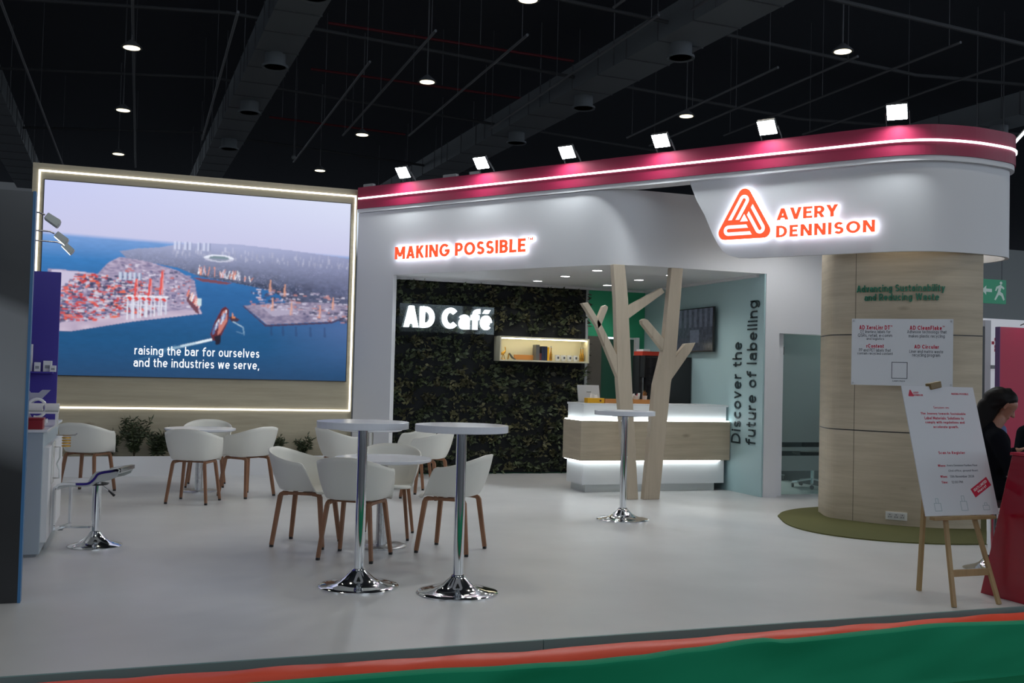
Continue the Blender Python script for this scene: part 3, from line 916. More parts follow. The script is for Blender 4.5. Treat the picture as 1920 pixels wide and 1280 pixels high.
# the triangle: orange rounded body, three white folded strips turned by 120 degrees, a small white centre
cx, cz = 5.747, 3.158
def tri_round(r_core, rad, n=10):
    out = []
    for k in range(3):
        a = PI / 2 + k * 2 * PI / 3
        px, py = r_core * math.cos(a), r_core * math.sin(a)
        for j in range(n + 1):
            b = a - PI / 3 + (2 * PI / 3) * j / n
            out.append((px + rad * math.cos(b), py + rad * math.sin(b)))
    return out
Ls = 0.44; rc = Ls / math.sqrt(3)
def fl2(p): return [(cx + x, cz + y * 1.03) for x, y in p]
MB().prism(fl2(tri_round(rc, 0.074)), 0.030, 0.036, fnF2).build('halo', HALO, t)
MB().prism(fl2(tri_round(rc, 0.075)), 0.037, 0.048, fnF2).build('triangle', ORANGE, t)
inr = rc / 2 + 0.075            # centre to edge
def strip(rot):
    # in edge frame: left edge; e = distance inward from edge, q = along the edge upwards
    ang = R(60)
    tdir = Vector((math.cos(ang), math.sin(ang))); ndir = Vector((math.sin(ang), -math.cos(ang)))
    foot = -ndir * inr
    def P(e, q): return foot + ndir * e + tdir * q
    w_, e1, e2 = 0.036, 0.059, 0.133
    rm = (e2 - e1) / 2; em = (e1 + e2) / 2
    qt = 0.178
    # lower ends are cut parallel to the bottom edge
    def q_at(e, h):
        y0 = P(e, 0).y
        return (h - y0) / tdir.y
    h = -inr + 0.205
    ro, ri = rm + w_ / 2, rm - w_ / 2
    out = [P(e1 - w_ / 2, q_at(e1 - w_ / 2, h))]
    for j in range(13):
        a = PI - PI * j / 12
        out.append(P(em + ro * math.cos(a), qt + ro * math.sin(a)))
    out.append(P(e2 + w_ / 2, q_at(e2 + w_ / 2, h)))
    out.append(P(e2 - w_ / 2, q_at(e2 - w_ / 2, h)))
    for j in range(13):
        a = PI * j / 12
        out.append(P(em + ri * math.cos(a), qt + ri * math.sin(a)))
    out.append(P(e1 + w_ / 2, q_at(e1 + w_ / 2, h)))
    c_, s_ = math.cos(rot), math.sin(rot)
    return [(c_ * p.x - s_ * p.y, s_ * p.x + c_ * p.y) for p in out]
for k in range(3):
    MB().prism(fl2(strip(-k * 2 * PI / 3)), 0.0485, 0.051, fnF2).build('folded_strip', STRIPWHITE, t)
MB().prism(fl2([(0.0, 0.060), (-0.045, -0.018), (0.045, -0.018)]), 0.0485, 0.051, fnF2).build('centre_mark', STRIPWHITE, t)

t = thing('slogan_sign', 'halo lit single line orange slogan on the white wall above the cafe opening', 'sign', (0, 0, 0))
fnW = lambda x, y, d: beam.at(x, y, d - 0.028)
halo_word(t, 'lettering', 'MAKING POSSIBLE', fnW, 0.745, 2.948, 2.155, 0.168, 0.205, 0.11)
lettering('trademark', 'TM', ORANGE, t, lambda x, y, d: fnW(x, y, 0.037 + d), 2.93, 3.085, 0.075, 0.036, 0.01, 0.16, .2)
lettering('halo', 'TM', HALO, t, lambda x, y, d: fnW(x, y, 0.028 + d), 2.93, 3.085, 0.075, 0.036, 0.008, 0.16, .2, grow=.001)

t = thing('cafe_sign', 'bright white lit cafe lettering on the dark leaf wall', 'sign', (3.41, 13.86, 2.045))
lettering('lettering', 'AD Café', SIGNWHITE, t, flat((0, 0, 0), (1, 0, 0)), 0, 0, 1.275, 0.295, 0.05, 0.235, 0.075)
MB().box(-0.05, 1.33, 0.02, 0.03, -0.06, 0.33).build('backing_panel', glass_material('clear_acrylic_backing', (0.9, 0.92, 0.95), 0.05, 0.05), t)

t = thing('wall_lettering', 'dark vertical words Discover the future of labelling on the pale teal wall', 'lettering', (7.214, 10.9, 0))
fnT = flat((0, 0, 0), (0, 0, 1), (0, 1, 0))
lettering('text_line', 'Discover the', NAVYTXT, t, fnT, 0.622, 0.435, 1.292, 0.205, 0.008, 0.115, .17)
lettering('text_line', 'future of labelling', NAVYTXT, t, fnT, 0.622, 0.045, 1.806, 0.262, 0.008, 0.115, .17)

# ------------------------------------------------------------------ lights in the cafe ceiling
DL = [((5.195, 13.38), 'round ceiling downlight at the back left, nearest the leaf wall sign'), ((5.254, 12.524), 'round ceiling downlight in the middle of the left row'), ((5.298, 11.611), 'round ceiling downlight at the front of the left row'),
      ((6.281, 13.405), 'round ceiling downlight at the back of the right row, beside the tall trunk'), ((6.288, 12.429), 'round ceiling downlight in the middle of the right row'), ((6.333, 11.623), 'round ceiling downlight half hidden behind the right trunk top')]
dl0 = thing('downlight', DL[0][1], 'downlight', (*DL[0][0], 2.747), 0, 'downlights in the cafe ceiling')
MB().lathe([(0.075, -0.001), (0.078, -0.008), (0.062, -0.010), (0.060, -0.001)], n=28).build('rim', WHITE, dl0)
MB().lathe([(0.0, -0.006), (0.061, -0.006), (0.061, -0.001), (0.0, -0.001)], n=28).build('lens', DOWN, dl0)
light('downlight_lamp', 'SPOT', (0, 0, -0.03), P_ALCOVE, (1.0, 0.97, 0.93), dl0, (0, 0, 0), spot_size=R(140), spot_blend=0.6, shadow_soft_size=0.06)
for p, lab in DL[1:]: dup(dl0, (*p, 2.747), 0, lab)

def rebase(t, loc):
    """put a thing's Empty at its own base, leaving its parts where they are"""
    t.location = loc
    for ch in t.children:
        ch.location = ch.location - Vector(loc)
for nm, loc in (('canopy_beam', tuple(beam.at(beam.L * .4, 3.64))), ('brand_sign', tuple(fnF2(6.3, 2.94, 0))), ('slogan_sign', tuple(fnW(1.8, 2.94, 0)))):
    rebase(bpy.data.objects[nm], loc)

# ================================================================== VIDEO WALL
t = thing('light_border', 'thin white light line running round the video screen on the oak wall', 'light strip', (0.77, 14.40, 0.85))
u0, u1, z0, z1 = -1.278, 2.800, 0.862, 3.892
for a in ((u0 - .010, u1 + .010, z1 - .014, z1 + .006), (u0 - .010, u1 + .010, z0 - .010, z0 + .010), (u0 - .010, u0 + .010, z0 + .010, z1 - .014), (u1 - .010, u1 + .010, z0 + .010, z1 - .014)):
    o = MB().box(a[0], a[1], -0.016, 0.0, a[2], a[3]).build('light_bar', LEDW, t)
    o.location = (-0.77, 0, -0.85)

def harbour():
    """the frame of film on the screen: a harbour seen from the air, painted into a fine grid of cells"""
    NX, NY = 460, 300
    g = np.random.default_rng(5)
    X, Y = np.meshgrid((np.arange(NX) + .5) / NX, (np.arange(NY) + .5) / NY)
    img = np.zeros((NY, NX, 3))
    def S(*c): return np.array(srgb(*c))
    def mix(a, b, t): return a + (b - a) * np.clip(t, 0, 1)[..., None]
    def blur_noise(n1, n2):
        a = g.random((n2 + 2, n1 + 2))
        yi, xi = Y * n2, X * n1
        y0_, x0_ = yi.astype(int), xi.astype(int)
        fy, fx = yi - y0_, xi - x0_
        return (a[y0_, x0_] * (1 - fx) + a[y0_, x0_ + 1] * fx) * (1 - fy) + (a[y0_ + 1, x0_] * (1 - fx) + a[y0_ + 1, x0_ + 1] * fx) * fy
    def inside(poly):
        r = np.zeros(X.shape, bool)
        n = len(poly)
        for i in range(n):
            (xa, ya), (xb, yb) = poly[i], poly[(i + 1) % n]
            c = ((ya > Y) != (yb > Y)) & (X < (xb - xa) * (Y - ya) / (yb - ya + 1e-12) + xa)
            r ^= c
        return r
    def line(xa, ya, xb, yb, wd, col, a=1.0):
        dx, dy = (xb - xa), (yb - ya)
        L2 = dx * dx + dy * dy + 1e-12
        tt = np.clip(((X - xa) * dx + (Y - ya) * dy) / L2, 0, 1)
        d = np.hypot((X - xa - tt * dx) * 1.58, Y - ya - tt * dy)
        k = (d < wd) * a
        img[:] = img * (1 - k[..., None]) + S(*col) * k[..., None]
    def rect(xa, ya, xb, yb, col, a=1.0):
        k = ((X >= xa) & (X < xb) & (Y >= ya) & (Y < yb))[..., None] * a
        img[:] = img * (1 - k) + S(*col) * k
    sky = mix(mix(S(196, 200, 236), S(212, 218, 240), X), S(196, 196, 226), Y / 0.3)
    img[:] = sky
    hz = 0.262 + 0.03 * X
    sea = mix(mix(S(120, 158, 214), S(58, 120, 182), (Y - .27) / .13), S(44, 98, 154), (Y - .40) / .15)
    sea = mix(sea, S(30, 82, 128), (Y - .58) / .2)
    sea = mix(sea, S(36, 70, 108), (Y - .82) / .18)
    sea = sea * (0.94 + 0.12 * blur_noise(60, 160))[..., None]
    sea = mix(sea, S(88, 110, 160), (X - .72) * 2.2 * np.clip(1 - np.abs(Y - .72) * 4, 0, 1))
    k = np.clip((Y - hz) / 0.02, 0, 1)[..., None]
    img[:] = img * (1 - k) + sea * k
    # far land with woods and streets, fading into haze
    land = [(.235, .345), (.29, .325), (.36, .312), (.42, .288), (.50, .275), (.62, .27), (.80, .285), (1.0, .31), (1.0, .675), (.80, .60), (.76, .535), (.73, .515), (.665, .495), (.585, .475), (.49, .455), (.42, .415), (.33, .395), (.26, .385)]
    n1 = blur_noise(120, 140); n2 = blur_noise(28, 40); n3 = g.random(X.shape)
    woods = mix(S(44, 56, 78), S(92, 98, 128), n1 * .8 + n2 * .3 - .25)
    spots = (n3 > .93) & (blur_noise(16, 20) > .5)
    woods = np.where(spots[..., None], S(140, 142, 172), woods)
    dark = (blur_noise(70, 60) > .66)[..., None]
    woods = np.where(dark, woods * .6, woods)
    woods = mix(woods, S(166, 172, 206), (1 - (Y - .27 - .03 * X) / .20) ** 1.0)
    woods = mix(woods, S(118, 122, 158), (X - .62) * 1.1 * np.clip(1.5 - 3 * np.abs(Y - .45), 0, 1))
    kk = inside(land)
    img[kk] = woods[kk]
    for i in range(120):                                     # towers on the skyline
        x = .40 + .6 * g.random() ** 1.1
        base = .30 + .03 * x + .05 * g.random()
        h = .012 + .03 * g.random()
        v_ = int(170 + 60 * g.random())
        rect(x, base - h * .8, x + .003 + .004 * g.random(), base, (v_, v_, min(255, v_ + 18)), .10 + .25 * g.random())
    for x in (.405, .418, .438, .452, .480, .498, .512):
        rect(x, .272, x + .008, .318, (206, 212, 236), .8)
        rect(x + .008, .275, x + .011, .318, (120, 130, 165), .6)
    d = ((X - .553) / .050) ** 2 + ((Y - .352) / .020) ** 2
    img[(d < 1) & (d > .45)] = S(226, 230, 244)
    img[(d < .45)] = S(120, 140, 150)
    rect(.505, .352, .602, .375, (150, 150, 180), .5)
    # container terminal on the left
    term = [(.02, .455), (.10, .46), (.17, .47), (.20, .41), (.235, .375), (.32, .39), (.42, .43), (.475, .48), (.485, .56), (.50, .655), (.28, .705), (.10, .765), (.05, .772), (.02, .76)]
    kk = inside(term)
    base = mix(S(120, 112, 146), S(190, 176, 200), n1)
    img[kk] = base[kk]
    quay = [(.05, .735), (.28, .675), (.44, .64), (.50, .64), (.502, .655), (.28, .712), (.10, .772), (.05, .775)]
    kk = inside(quay); img[kk] = (mix(S(176, 160, 184), S(205, 190, 208), n2))[kk]
    kk = inside([(.03, .46), (.13, .465), (.15, .52), (.06, .60), (.03, .62)]); img[kk] = S(196, 188, 212)
    for i in range(900):                                     # container stacks
        y = .47 + .25 * g.random()
        lo_ = .03 + max(0, .60 - y) * .55
        hi_ = .30 + (y - .47) * .25
        x = lo_ + (hi_ - lo_) * g.random()
        if y > .735 - (x - .05) * .26: continue
        c = [(214, 84, 72), (226, 110, 84), (190, 60, 62), (90, 98, 140), (60, 66, 100), (206, 200, 214), (120, 110, 140), (54, 60, 90)][g.integers(8)]
        rect(x, y, x + .006 + .012 * g.random(), y + .006 + .006 * g.random(), c, .85)
    for i in range(260):
        x = .24 + .22 * g.random(); y = .40 + .22 * g.random()
        if not (.40 + (x - .30) * .3 < y < .64): continue
        c = [(210, 204, 222), (150, 140, 170), (70, 76, 110), (190, 110, 110), (100, 100, 136)][g.integers(5)]
        rect(x, y, x + .004 + .01 * g.random(), y + .004 + .008 * g.random(), c, .8)
    for x in (.235, .25, .265, .28, .295):                   # silos
        rect(x, .452, x + .011, .492, (196, 206, 226), .9); rect(x + .008, .455, x + .012, .492, (110, 124, 160), .8)
    for x in (.265, .285, .307, .325, .350, .372):           # white gantry cranes
        line(x, .575, x, .70 - (x - .265) * .28, .0042, (220, 220, 232)); line(x + .014, .575, x + .014, .695 - (x - .265) * .28, .0042, (205, 206, 224))
        line(x - .004, .578, x + .018, .574, .005, (228, 228, 238)); line(x - .002, .625, x + .016, .622, .0035, (215, 214, 228)); line(x, .60, x + .014, .66, .0025, (190, 190, 210))
        line(x + .003, .588, x + .010, .592, .007, (214, 70, 66))
    for xa, ya, xb, yb in ((.287, .575, .290, .49), (.330, .57, .334, .485), (.366, .56, .371, .445)):
        line(xa, ya, xb, yb, .0055, (220, 84, 78)); line(xa + .008, ya, xb + .004, yb, .003, (226, 150, 150))
    for i in range(40):
        x = .47 + .19 * g.random(); y = .44 + (x - .47) * .16
        line(x, y, x + (g.random() - .5) * .02, y - .02 - .03 * g.random(), .002, [(236, 236, 244), (224, 150, 130), (190, 190, 214)][g.integers(3)])
    kk = inside([(.468, .462), (.54, .47), (.60, .482), (.58, .492), (.50, .482)]); img[kk] = S(120, 74, 86)
    kk = inside([(.455, .55), (.485, .60), (.495, .66), (.482, .65), (.452, .59)]); img[kk] = S(110, 70, 84)
    for i in range(26):
        x = .45 + .045 * g.random(); y = .56 + (x - .45) * 1.6
        line(x, y, x + .006, y - .02 - .02 * g.random(), .002, [(236, 230, 236), (226, 160, 140), (214, 90, 84)][g.integers(3)])
    rect(.487, .575, .500, .615, (200, 222, 228), .9)
    # pier on the right
    pier = [(.640, .602), (.75, .578), (.88, .565), (1.0, .57), (1.0, .632), (.945, .668), (.72, .70), (.706, .682)]
    kk = inside(pier); img[kk] = mix(S(96, 92, 124), S(172, 160, 182), n1 * .6 + n2 * .5)[kk]
    kk = inside([(.640, .602), (.706, .690), (.72, .702), (.945, .670), (1.0, .632), (1.0, .640), (.945, .680), (.715, .712), (.700, .690), (.636, .604)]); img[kk] = S(70, 60, 88)
    kk = inside([(.70, .605), (.80, .595), (.83, .63), (.74, .655)]); img[kk] = S(168, 160, 184)
    for i in range(320):
        x = .66 + .34 * g.random(); y = .50 + .17 * g.random()
        if y < .50 + (x - .66) * .05 or y > .585 + (x - .66) * .30: continue
        c = [(186, 180, 202), (70, 74, 106), (58, 60, 88), (150, 140, 166), (206, 200, 220), (184, 130, 130)][g.integers(6)]
        rect(x, y, x + .005 + .014 * g.random(), y + .004 + .008 * g.random(), c, .75)
    for x, y in ((.735, .60), (.80, .62), (.90, .63), (.945, .58), (.725, .50), (.775, .52)):
        line(x, y + .02, x + .003, y - .045, .0035, (222, 160, 130), .8); line(x + .006, y + .02, x + .004, y - .03, .0025, (206, 150, 140), .8)
    for x in (.735, .775, .82, .87, .92):                     # reflections of the pier
        line(x, .71, x + .002, .755, .006, (40, 56, 96), .45)
    # wakes, the ship and its tug
    line(.36, .872, .42, .838, .010, (90, 136, 170), .45); line(.40, .852, .52, .800, .007, (150, 184, 206), .7)
    line(.44, .832, .545, .79, .006, (196, 216, 230), .85); line(.49, .812, .550, .785, .006, (226, 236, 244), .9); line(.30, .915, .40, .86, .006, (66, 112, 150), .5)
    line(.605, .690, .640, .720, .003, (176, 204, 222), .8); line(.640, .720, .645, .76, .003, (150, 186, 210), .6); line(.62, .745, .64, .755, .003, (110, 150, 186), .6)
    kk = inside([(.533, .765), (.545, .70), (.567, .625), (.580, .610), (.592, .628), (.590, .690), (.570, .765), (.556, .800), (.540, .795)]); img[kk] = S(96, 42, 52)
    kk = inside([(.570, .640), (.584, .625), (.588, .685), (.566, .755), (.556, .77), (.560, .70)]); img[kk] = S(190, 120, 112)
    for i in range(22):
        x = .535 + .05 * g.random(); y = .765 - (x - .535) * 2.4 + .02 * g.random()
        line(x, y, x + .003, y - .03, .0035, [(226, 230, 242), (176, 190, 216), (90, 110, 160)][g.integers(3)], .9)
    kk = inside([(.545, .775), (.568, .765), (.566, .815), (.552, .822)]); img[kk] = S(34, 30, 46)
    kk = inside([(.592, .668), (.606, .660), (.628, .678), (.620, .690), (.600, .690)]); img[kk] = S(70, 50, 64)
    line(.606, .672, .603, .645, .003, (214, 150, 120)); rect(.603, .665, .614, .675, (210, 130, 90))
    # soften a little, as on a wide LED wall
    for _ in range(2):
      p = np.pad(img, ((1, 1), (1, 1), (0, 0)), 'edge')
      img = .5 * img + .125 * (p[:-2, 1:-1] + p[2:, 1:-1] + p[1:-1, :-2] + p[1:-1, 2:])
    return img

img = harbour()
NY, NX = img.shape[:2]
scr = (-1.213, 2.728, 1.277, 3.770)
us = np.linspace(scr[0], scr[1], NX + 1); zs = np.linspace(scr[3], scr[2], NY + 1)
uu, zz = np.meshgrid(us, zs)
t = thing('video_screen', 'large LED video screen showing a harbour from the air with a subtitle', 'screen', (0.757, 14.37, 1.277))
vv = np.stack([uu - .757, np.zeros_like(uu), zz - 1.277], -1).reshape(-1, 3)
ii = (np.arange(NY)[:, None] * (NX + 1) + np.arange(NX)[None, :]).reshape(-1)
ff = np.stack([ii, ii + NX + 1, ii + NX + 2, ii + 1], -1)
me = bpy.data.meshes.new('picture')
me.vertices.add(len(vv)); me.vertices.foreach_set('co', vv.ravel().astype(np.float32))
me.loops.add(ff.size); me.loops.foreach_set('vertex_index', ff.ravel().astype(np.int32))
me.polygons.add(len(ff)); me.polygons.foreach_set('loop_start', np.arange(0, ff.size, 4, dtype=np.int32))
me.update(calc_edges=True)
ca = me.color_attributes.new('col', 'FLOAT_COLOR', 'CORNER')
cols = np.ones((len(ff), 4, 4), np.float32); cols[:, :, :3] = img.reshape(-1, 1, 3)
ca.data.foreach_set('color', cols.ravel())
me.materials.append(attr_mat('led_picture', 0.5, 1.0))
o = bpy.data.objects.new('picture', me); C.objects.link(o); o.parent = t
MB().box(scr[0] - .757 - .01, scr[1] - .757 + .01, 0.001, 0.03, -0.01, scr[3] - scr[2] + .01).build('screen_body', BLACK, t)
fnS = flat((-.757, -0.001, -1.277), (1, 0, 0))
lettering('subtitle', 'raising the bar for ourselves', SUBTITLE, t, fnS, -0.062, 1.538, 1.60, 0.150, 0.002, 0.14)
lettering('subtitle', 'and the industries we serve,', SUBTITLE, t, fnS, -0.068, 1.392, 1.61, 0.135, 0.002, 0.14)

# ================================================================== PLANTER under the screen
m = MB(); m.box(-1.36, 2.74, 14.12, 14.15, 0, 0.255); m.box(-1.36, 2.74, 14.15, 14.395, 0, 0.225)
pl = thing('planter', 'long low white planter box along the foot of the video wall', 'planter', (0.69, 14.12, 0))
o = m.build('box', WHITE, pl); o.location = (-.69, -14.12, 0)
o = MB().box(-1.33, 2.71, 14.152, 14.398, 0.225, 0.236).build('soil', SOIL, pl); o.location = (-.69, -14.12, 0)

LEAFV = attr_mat('leaf_green', 0.55)
def leaf_mesh(name, leaves, parent):
    """leaves: (base, direction, side, length, width, colour); each a folded pointed blade of four faces"""
    n = len(leaves)
    V_ = np.zeros((n, 6, 3)); CO = np.zeros((n, 3))
    for i, (b, d, s, L_, W_, c) in enumerate(leaves):
        d = d / np.linalg.norm(d); s = s - d * (s @ d); s = s / (np.linalg.norm(s) + 1e-9); up = np.cross(s, d)
        V_[i, 0] = b; V_[i, 1] = b + d * L_ * .45 + s * W_ * .5 + up * W_ * .18; V_[i, 2] = b + d * L_ - up * L_ * .12
        V_[i, 3] = b + d * L_ * .45 - s * W_ * .5 + up * W_ * .18; V_[i, 4] = b + d * L_ * .5; V_[i, 5] = b + d * L_ * .1
        CO[i] = c
    o_ = np.arange(n)[:, None] * 6
    fs_ = np.concatenate([o_ + np.array([[0, 1, 4]]), o_ + np.array([[1, 2, 4]]), o_ + np.array([[0, 4, 3]]), o_ + np.array([[4, 2, 3]])], 0)
    me = bpy.data.meshes.new(name)
    me.vertices.add(n * 6); me.vertices.foreach_set('co', V_.reshape(-1).astype(np.float32))
    me.loops.add(fs_.size); me.loops.foreach_set('vertex_index', fs_.ravel().astype(np.int32))
    me.polygons.add(len(fs_)); me.polygons.foreach_set('loop_start', np.arange(0, fs_.size, 3, dtype=np.int32))
    me.update(calc_edges=True)
    ca = me.color_attributes.new('col', 'FLOAT_COLOR', 'POINT')
    cc = np.ones((n, 6, 4), np.float32); cc[:, :, :3] = CO[:, None, :]
    ca.data.foreach_set('color', cc.ravel())
    me.materials.append(LEAFV)
    o = bpy.data.objects.new(name, me); C.objects.link(o)
    if parent is not None: o.parent = parent
    return o

def shrub(x, y, h, spread, n_stem, lab, seed, per=40, blade=(.068, .020)):
    g = np.random.default_rng(seed)
    t = thing('potted_shrub', lab, 'plant', (x, y, 0.23), 0, 'shrubs in the planter')
    st = MB(); leaves = []
    for k in range(n_stem):
        a = g.random() * 2 * PI; lean = spread * (.2 + .8 * g.random())
        hh = h * (.55 + .45 * g.random())
        P = [np.array([math.cos(a) * lean * q ** 1.4, math.sin(a) * lean * .35 * q ** 1.4 - .02, hh * q]) for q in np.linspace(0, 1, 6)]
        st.tube([tuple(p) for p in P], [0.004, .0037, .0034, .003, .0025, .0015], 5)
        for j in range(per):
            q = .2 + .8 * g.random()
            b = np.array([np.interp(q, np.linspace(0, 1, 6), [p[i] for p in P]) for i in range(3)])
            d = np.array([g.normal(), g.normal() * .7, g.normal() * .5 + .35])
            v_ = .6 + .8 * g.random()
            leaves.append((b, d, np.array([g.normal(), g.normal(), g.normal()]), blade[0] * (.6 + .8 * g.random()), blade[1], np.array([.045, .060, .026]) * v_))
    st.build('stem', mat('brown_stem', (.05, .04, .02), .8), t)
    f = leaf_mesh('foliage', leaves, t); f['kind'] = 'stuff'
    return t
shrub(-0.02, 14.27, 0.52, 0.22, 20, 'tall bushy dark shrub in the planter, right of the chair beside the display counter', 3)
shrub(0.27, 14.25, 0.34, 0.22, 18, 'low drooping shrub in the planter, left of the far round table', 4, 34, (.095, .024))
shrub(-0.30, 14.28, 0.34, 0.14, 12, 'small shrub in the planter close behind the chair beside the display counter', 8)
shrub(1.80, 14.28, 0.31, 0.15, 9, 'thin leafy sprig in the planter right behind the right chair of the far round table', 5, 26)
shrub(2.16, 14.28, 0.31, 0.15, 9, 'thin leafy sprig in the planter nearest the white corner wall', 6, 26)

# ================================================================== LEAF WALL
lw = thing('leaf_wall', 'dark vertical garden wall of leaves behind the lit cafe words', 'plant wall', (3.30, 14.02, 0.0))
MB().box(0.0, 2.92, 0.0, 0.03, 0.012, 2.712).build('backing_panel', mat('black_felt', (0.010, 0.012, 0.014), 0.95), lw)
MB().box(2.92, 2.96, -0.02, 0.03, 0.012, 2.712).build('side_trim', GREY, lw)
g = np.random.default_rng(11)
leaves = []
for row in range(14):
    for cn in range(21):
        cu, cz_ = (cn + .5 + g.normal() * .22) * 2.9 / 21, 0.10 + row * .197 + g.normal() * .020
        if 1.38 < cu and 1.53 < cz_ < 2.06: continue
        tone = (.35 + 1.0 * g.random())
        base = np.array([.070, .090, .045]) * tone
        if g.random() < .35: base = np.array([.12, .115, .055]) * tone
        for k in range(int(15 + 9 * g.random())):
            d = np.array([g.normal() * .9, -.40 - abs(g.normal()) * .5, g.normal() * .55 + .05])
            leaves.append((np.array([np.clip(cu + g.normal() * .045, .02, 2.9), -.004 - .03 * g.random(), np.clip(cz_ + g.normal() * .040, .05, 2.67)]), d, np.array([g.normal(), .3 * g.normal(), g.normal()]),
                           .05 + .055 * g.random(), .034 + .020 * g.random(), base * (.55 + .8 * g.random())))
f = leaf_mesh('foliage', leaves, lw); f['kind'] = 'stuff'
def sprig(side):
    lv = []
    for k in range(26):
        z_ = 0.6 + 2.05 * g.random()
        x = (-.01 if side < 0 else 2.93)
        lv.append((np.array([x, -.03, z_]), np.array([side * (.6 + .5 * g.random()), -.3, g.normal() * .6]), np.array([0, g.normal(), 1.0]), .07 + .04 * g.random(), .03, np.array([.03, .045, .02])))
    return lv
f = leaf_mesh('edge_foliage', sprig(-1) + sprig(1), lw); f['kind'] = 'stuff'

# lit display box on the leaf wall
sb = thing('display_shelf', 'lit cream box shelf fixed on the right half of the leaf wall', 'shelf', (4.79, 13.75, 1.617))
W_, H_, D_ = 1.385, 0.353, 0.255
MB().box(0, W_, 0, D_, 0, .022).build('bottom_board', CREAM, sb)
MB().box(0, W_, 0, D_, H_ - .022, H_).build('top_board', CREAM, sb)
MB().box(0, .022, 0, D_, .022, H_ - .022).build('side_board', CREAM, sb)
MB().box(W_ - .022, W_, 0, D_, .022, H_ - .022).build('side_board', CREAM, sb)
MB().box(.022, W_ - .022, D_ - .015, D_, .022, H_ - .022).build('back_board', CREAM, sb)
MB().box(.03, W_ - .03, .05, .075, H_ - .034, H_ - .022).build('light_strip', mat('warm_led_strip', (.8, .8, .8), .4, emit=(1.0, .90, .62), es=13.0), sb)
sx, sy, sz = 4.79, 13.75, 1.617 + .022
t = thing('bird_figurine', 'tall slim golden bird figurine at the left end of the lit shelf', 'figurine', (sx + .09, sy + .10, sz))
MB().lathe([(0, 0), (.035, 0), (.03, .008), (0, .01)], n=16).build('base', GOLD, t)
MB().tube([(-.03, 0, .008), (-.01, 0, .05), (.0, 0, .075)], .005, 8).build('leg', GOLD, t)
MB().tube([(.02, 0, .008), (.012, 0, .05), (.005, 0, .075)], .005, 8).build('leg', GOLD, t)
MB().tube([(-.05, 0, .06), (-.02, 0, .085), (.015, 0, .10), (.03, 0, .13), (.03, 0, .165), (.02, 0, .178)], [.003, .022, .020, .008, .006, .009], 10).build('body', GOLD, t)
t = thing('folded_figurine', 'small dark folded figurine right of the tall bird on the lit shelf', 'figurine', (sx + .22, sy + .10, sz))
MB().prism([(-.05, .09), (-.035, .095), (.02, .03), (.06, .008), (.05, 0), (.0, .02)], -.015, .015, lambda x, y, d: Vector((x, d, y))).build('body', DARKGREY, t)
MB().bar([(-.045, 0, .085), (-.06, 0, .0)], .02, .012).build('leg', GOLD, t)
o = MB().box(0, .34, 0, .02, 0, .075).build('wooden_plank', TAN, None, .004); o.location = (sx + .28, sy + .17, sz); tag(o, 'golden wooden plank lying along the back of the lit shelf', 'plank')
def book(x, w_, h_, d_, m_, lab, tilt=0.0):
    t = thing('book', lab, 'book', (sx + x, sy + .06, sz), 0, 'books on the lit shelf')
    M_ = Matrix.Rotation(tilt, 4, 'Y')
    MB().box(0, w_, 0, .006, 0, h_, M_).build('spine', m_, t)
    MB().box(.003, w_ - .003, .006, d_, .003, h_ - .003, M_).build('page_block', PORCELAIN, t)
    b = MB(); b.box(0, .003, .006, d_ + .003, 0, h_, M_); b.box(w_ - .003, w_, .006, d_ + .003, 0, h_, M_); b.build('cover', m_, t)
book(.575, .055, .225, .13, GREYBOOK, 'thick grey book at the left of the upright books on the lit shelf')
book(.590 + .042, .030, .105, .13, MAROON, 'short maroon book standing between the grey and navy books')
book(.664, .042, .205, .13, NAVY, 'navy book in the middle of the upright books on the lit shelf')
book(.708, .040, .205, .13, NAVY, 'second navy book, right against the yellow one')
book(.752, .028, .195, .13, YELLOW, 'yellow book at the right of the upright books on the lit shelf')
def bottle(x, lab, dy=.08):
    t = thing('golden_bottle', lab, 'bottle', (sx + x, sy + dy, sz), 0, 'golden bottles on the lit shelf')
    MB().lathe([(0, 0), (.018, 0), (.020, .01), (.020, .09), (.010, .13), (.007, .175), (.007, .19), (0, .19)], n=16).build('body', GOLD, t)
    MB().lathe([(0, .19), (.009, .19), (.009, .212), (0, .212)], n=12).build('stopper', STEEL, t)
bottle(.815, 'golden bottle right beside the yellow book on the lit shelf')
bottle(1.285, 'golden bottle at the right end of the lit shelf, left of its pair')
bottle(1.335, 'golden bottle at the very right end of the lit shelf', .12)
for k, lab in enumerate(('white mug first from the left in the row on the lit shelf', 'white mug second from the left in the row on the lit shelf', 'white mug third from the left in the row on the lit shelf', 'white mug at the right end of the row on the lit shelf')):
    t = thing('mug', lab, 'mug', (sx + .915 + k * .095, sy + .08, sz), 0, 'white mugs on the lit shelf')
    MB().lathe([(0, 0), (.030, 0), (.034, .01), (.036, .085), (.032, .085), (.029, .012), (0, .012)], n=20).build('cup', PORCELAIN, t)
    MB().tube([(.034, 0, .07), (.055, 0, .062), (.056, 0, .035), (.034, 0, .024)], .005, 8).build('handle', PORCELAIN, t)
    MB().box(-.012, .012, -.0375, -.034, .030, .062).build('printed_emblem', GREYTXT, t)

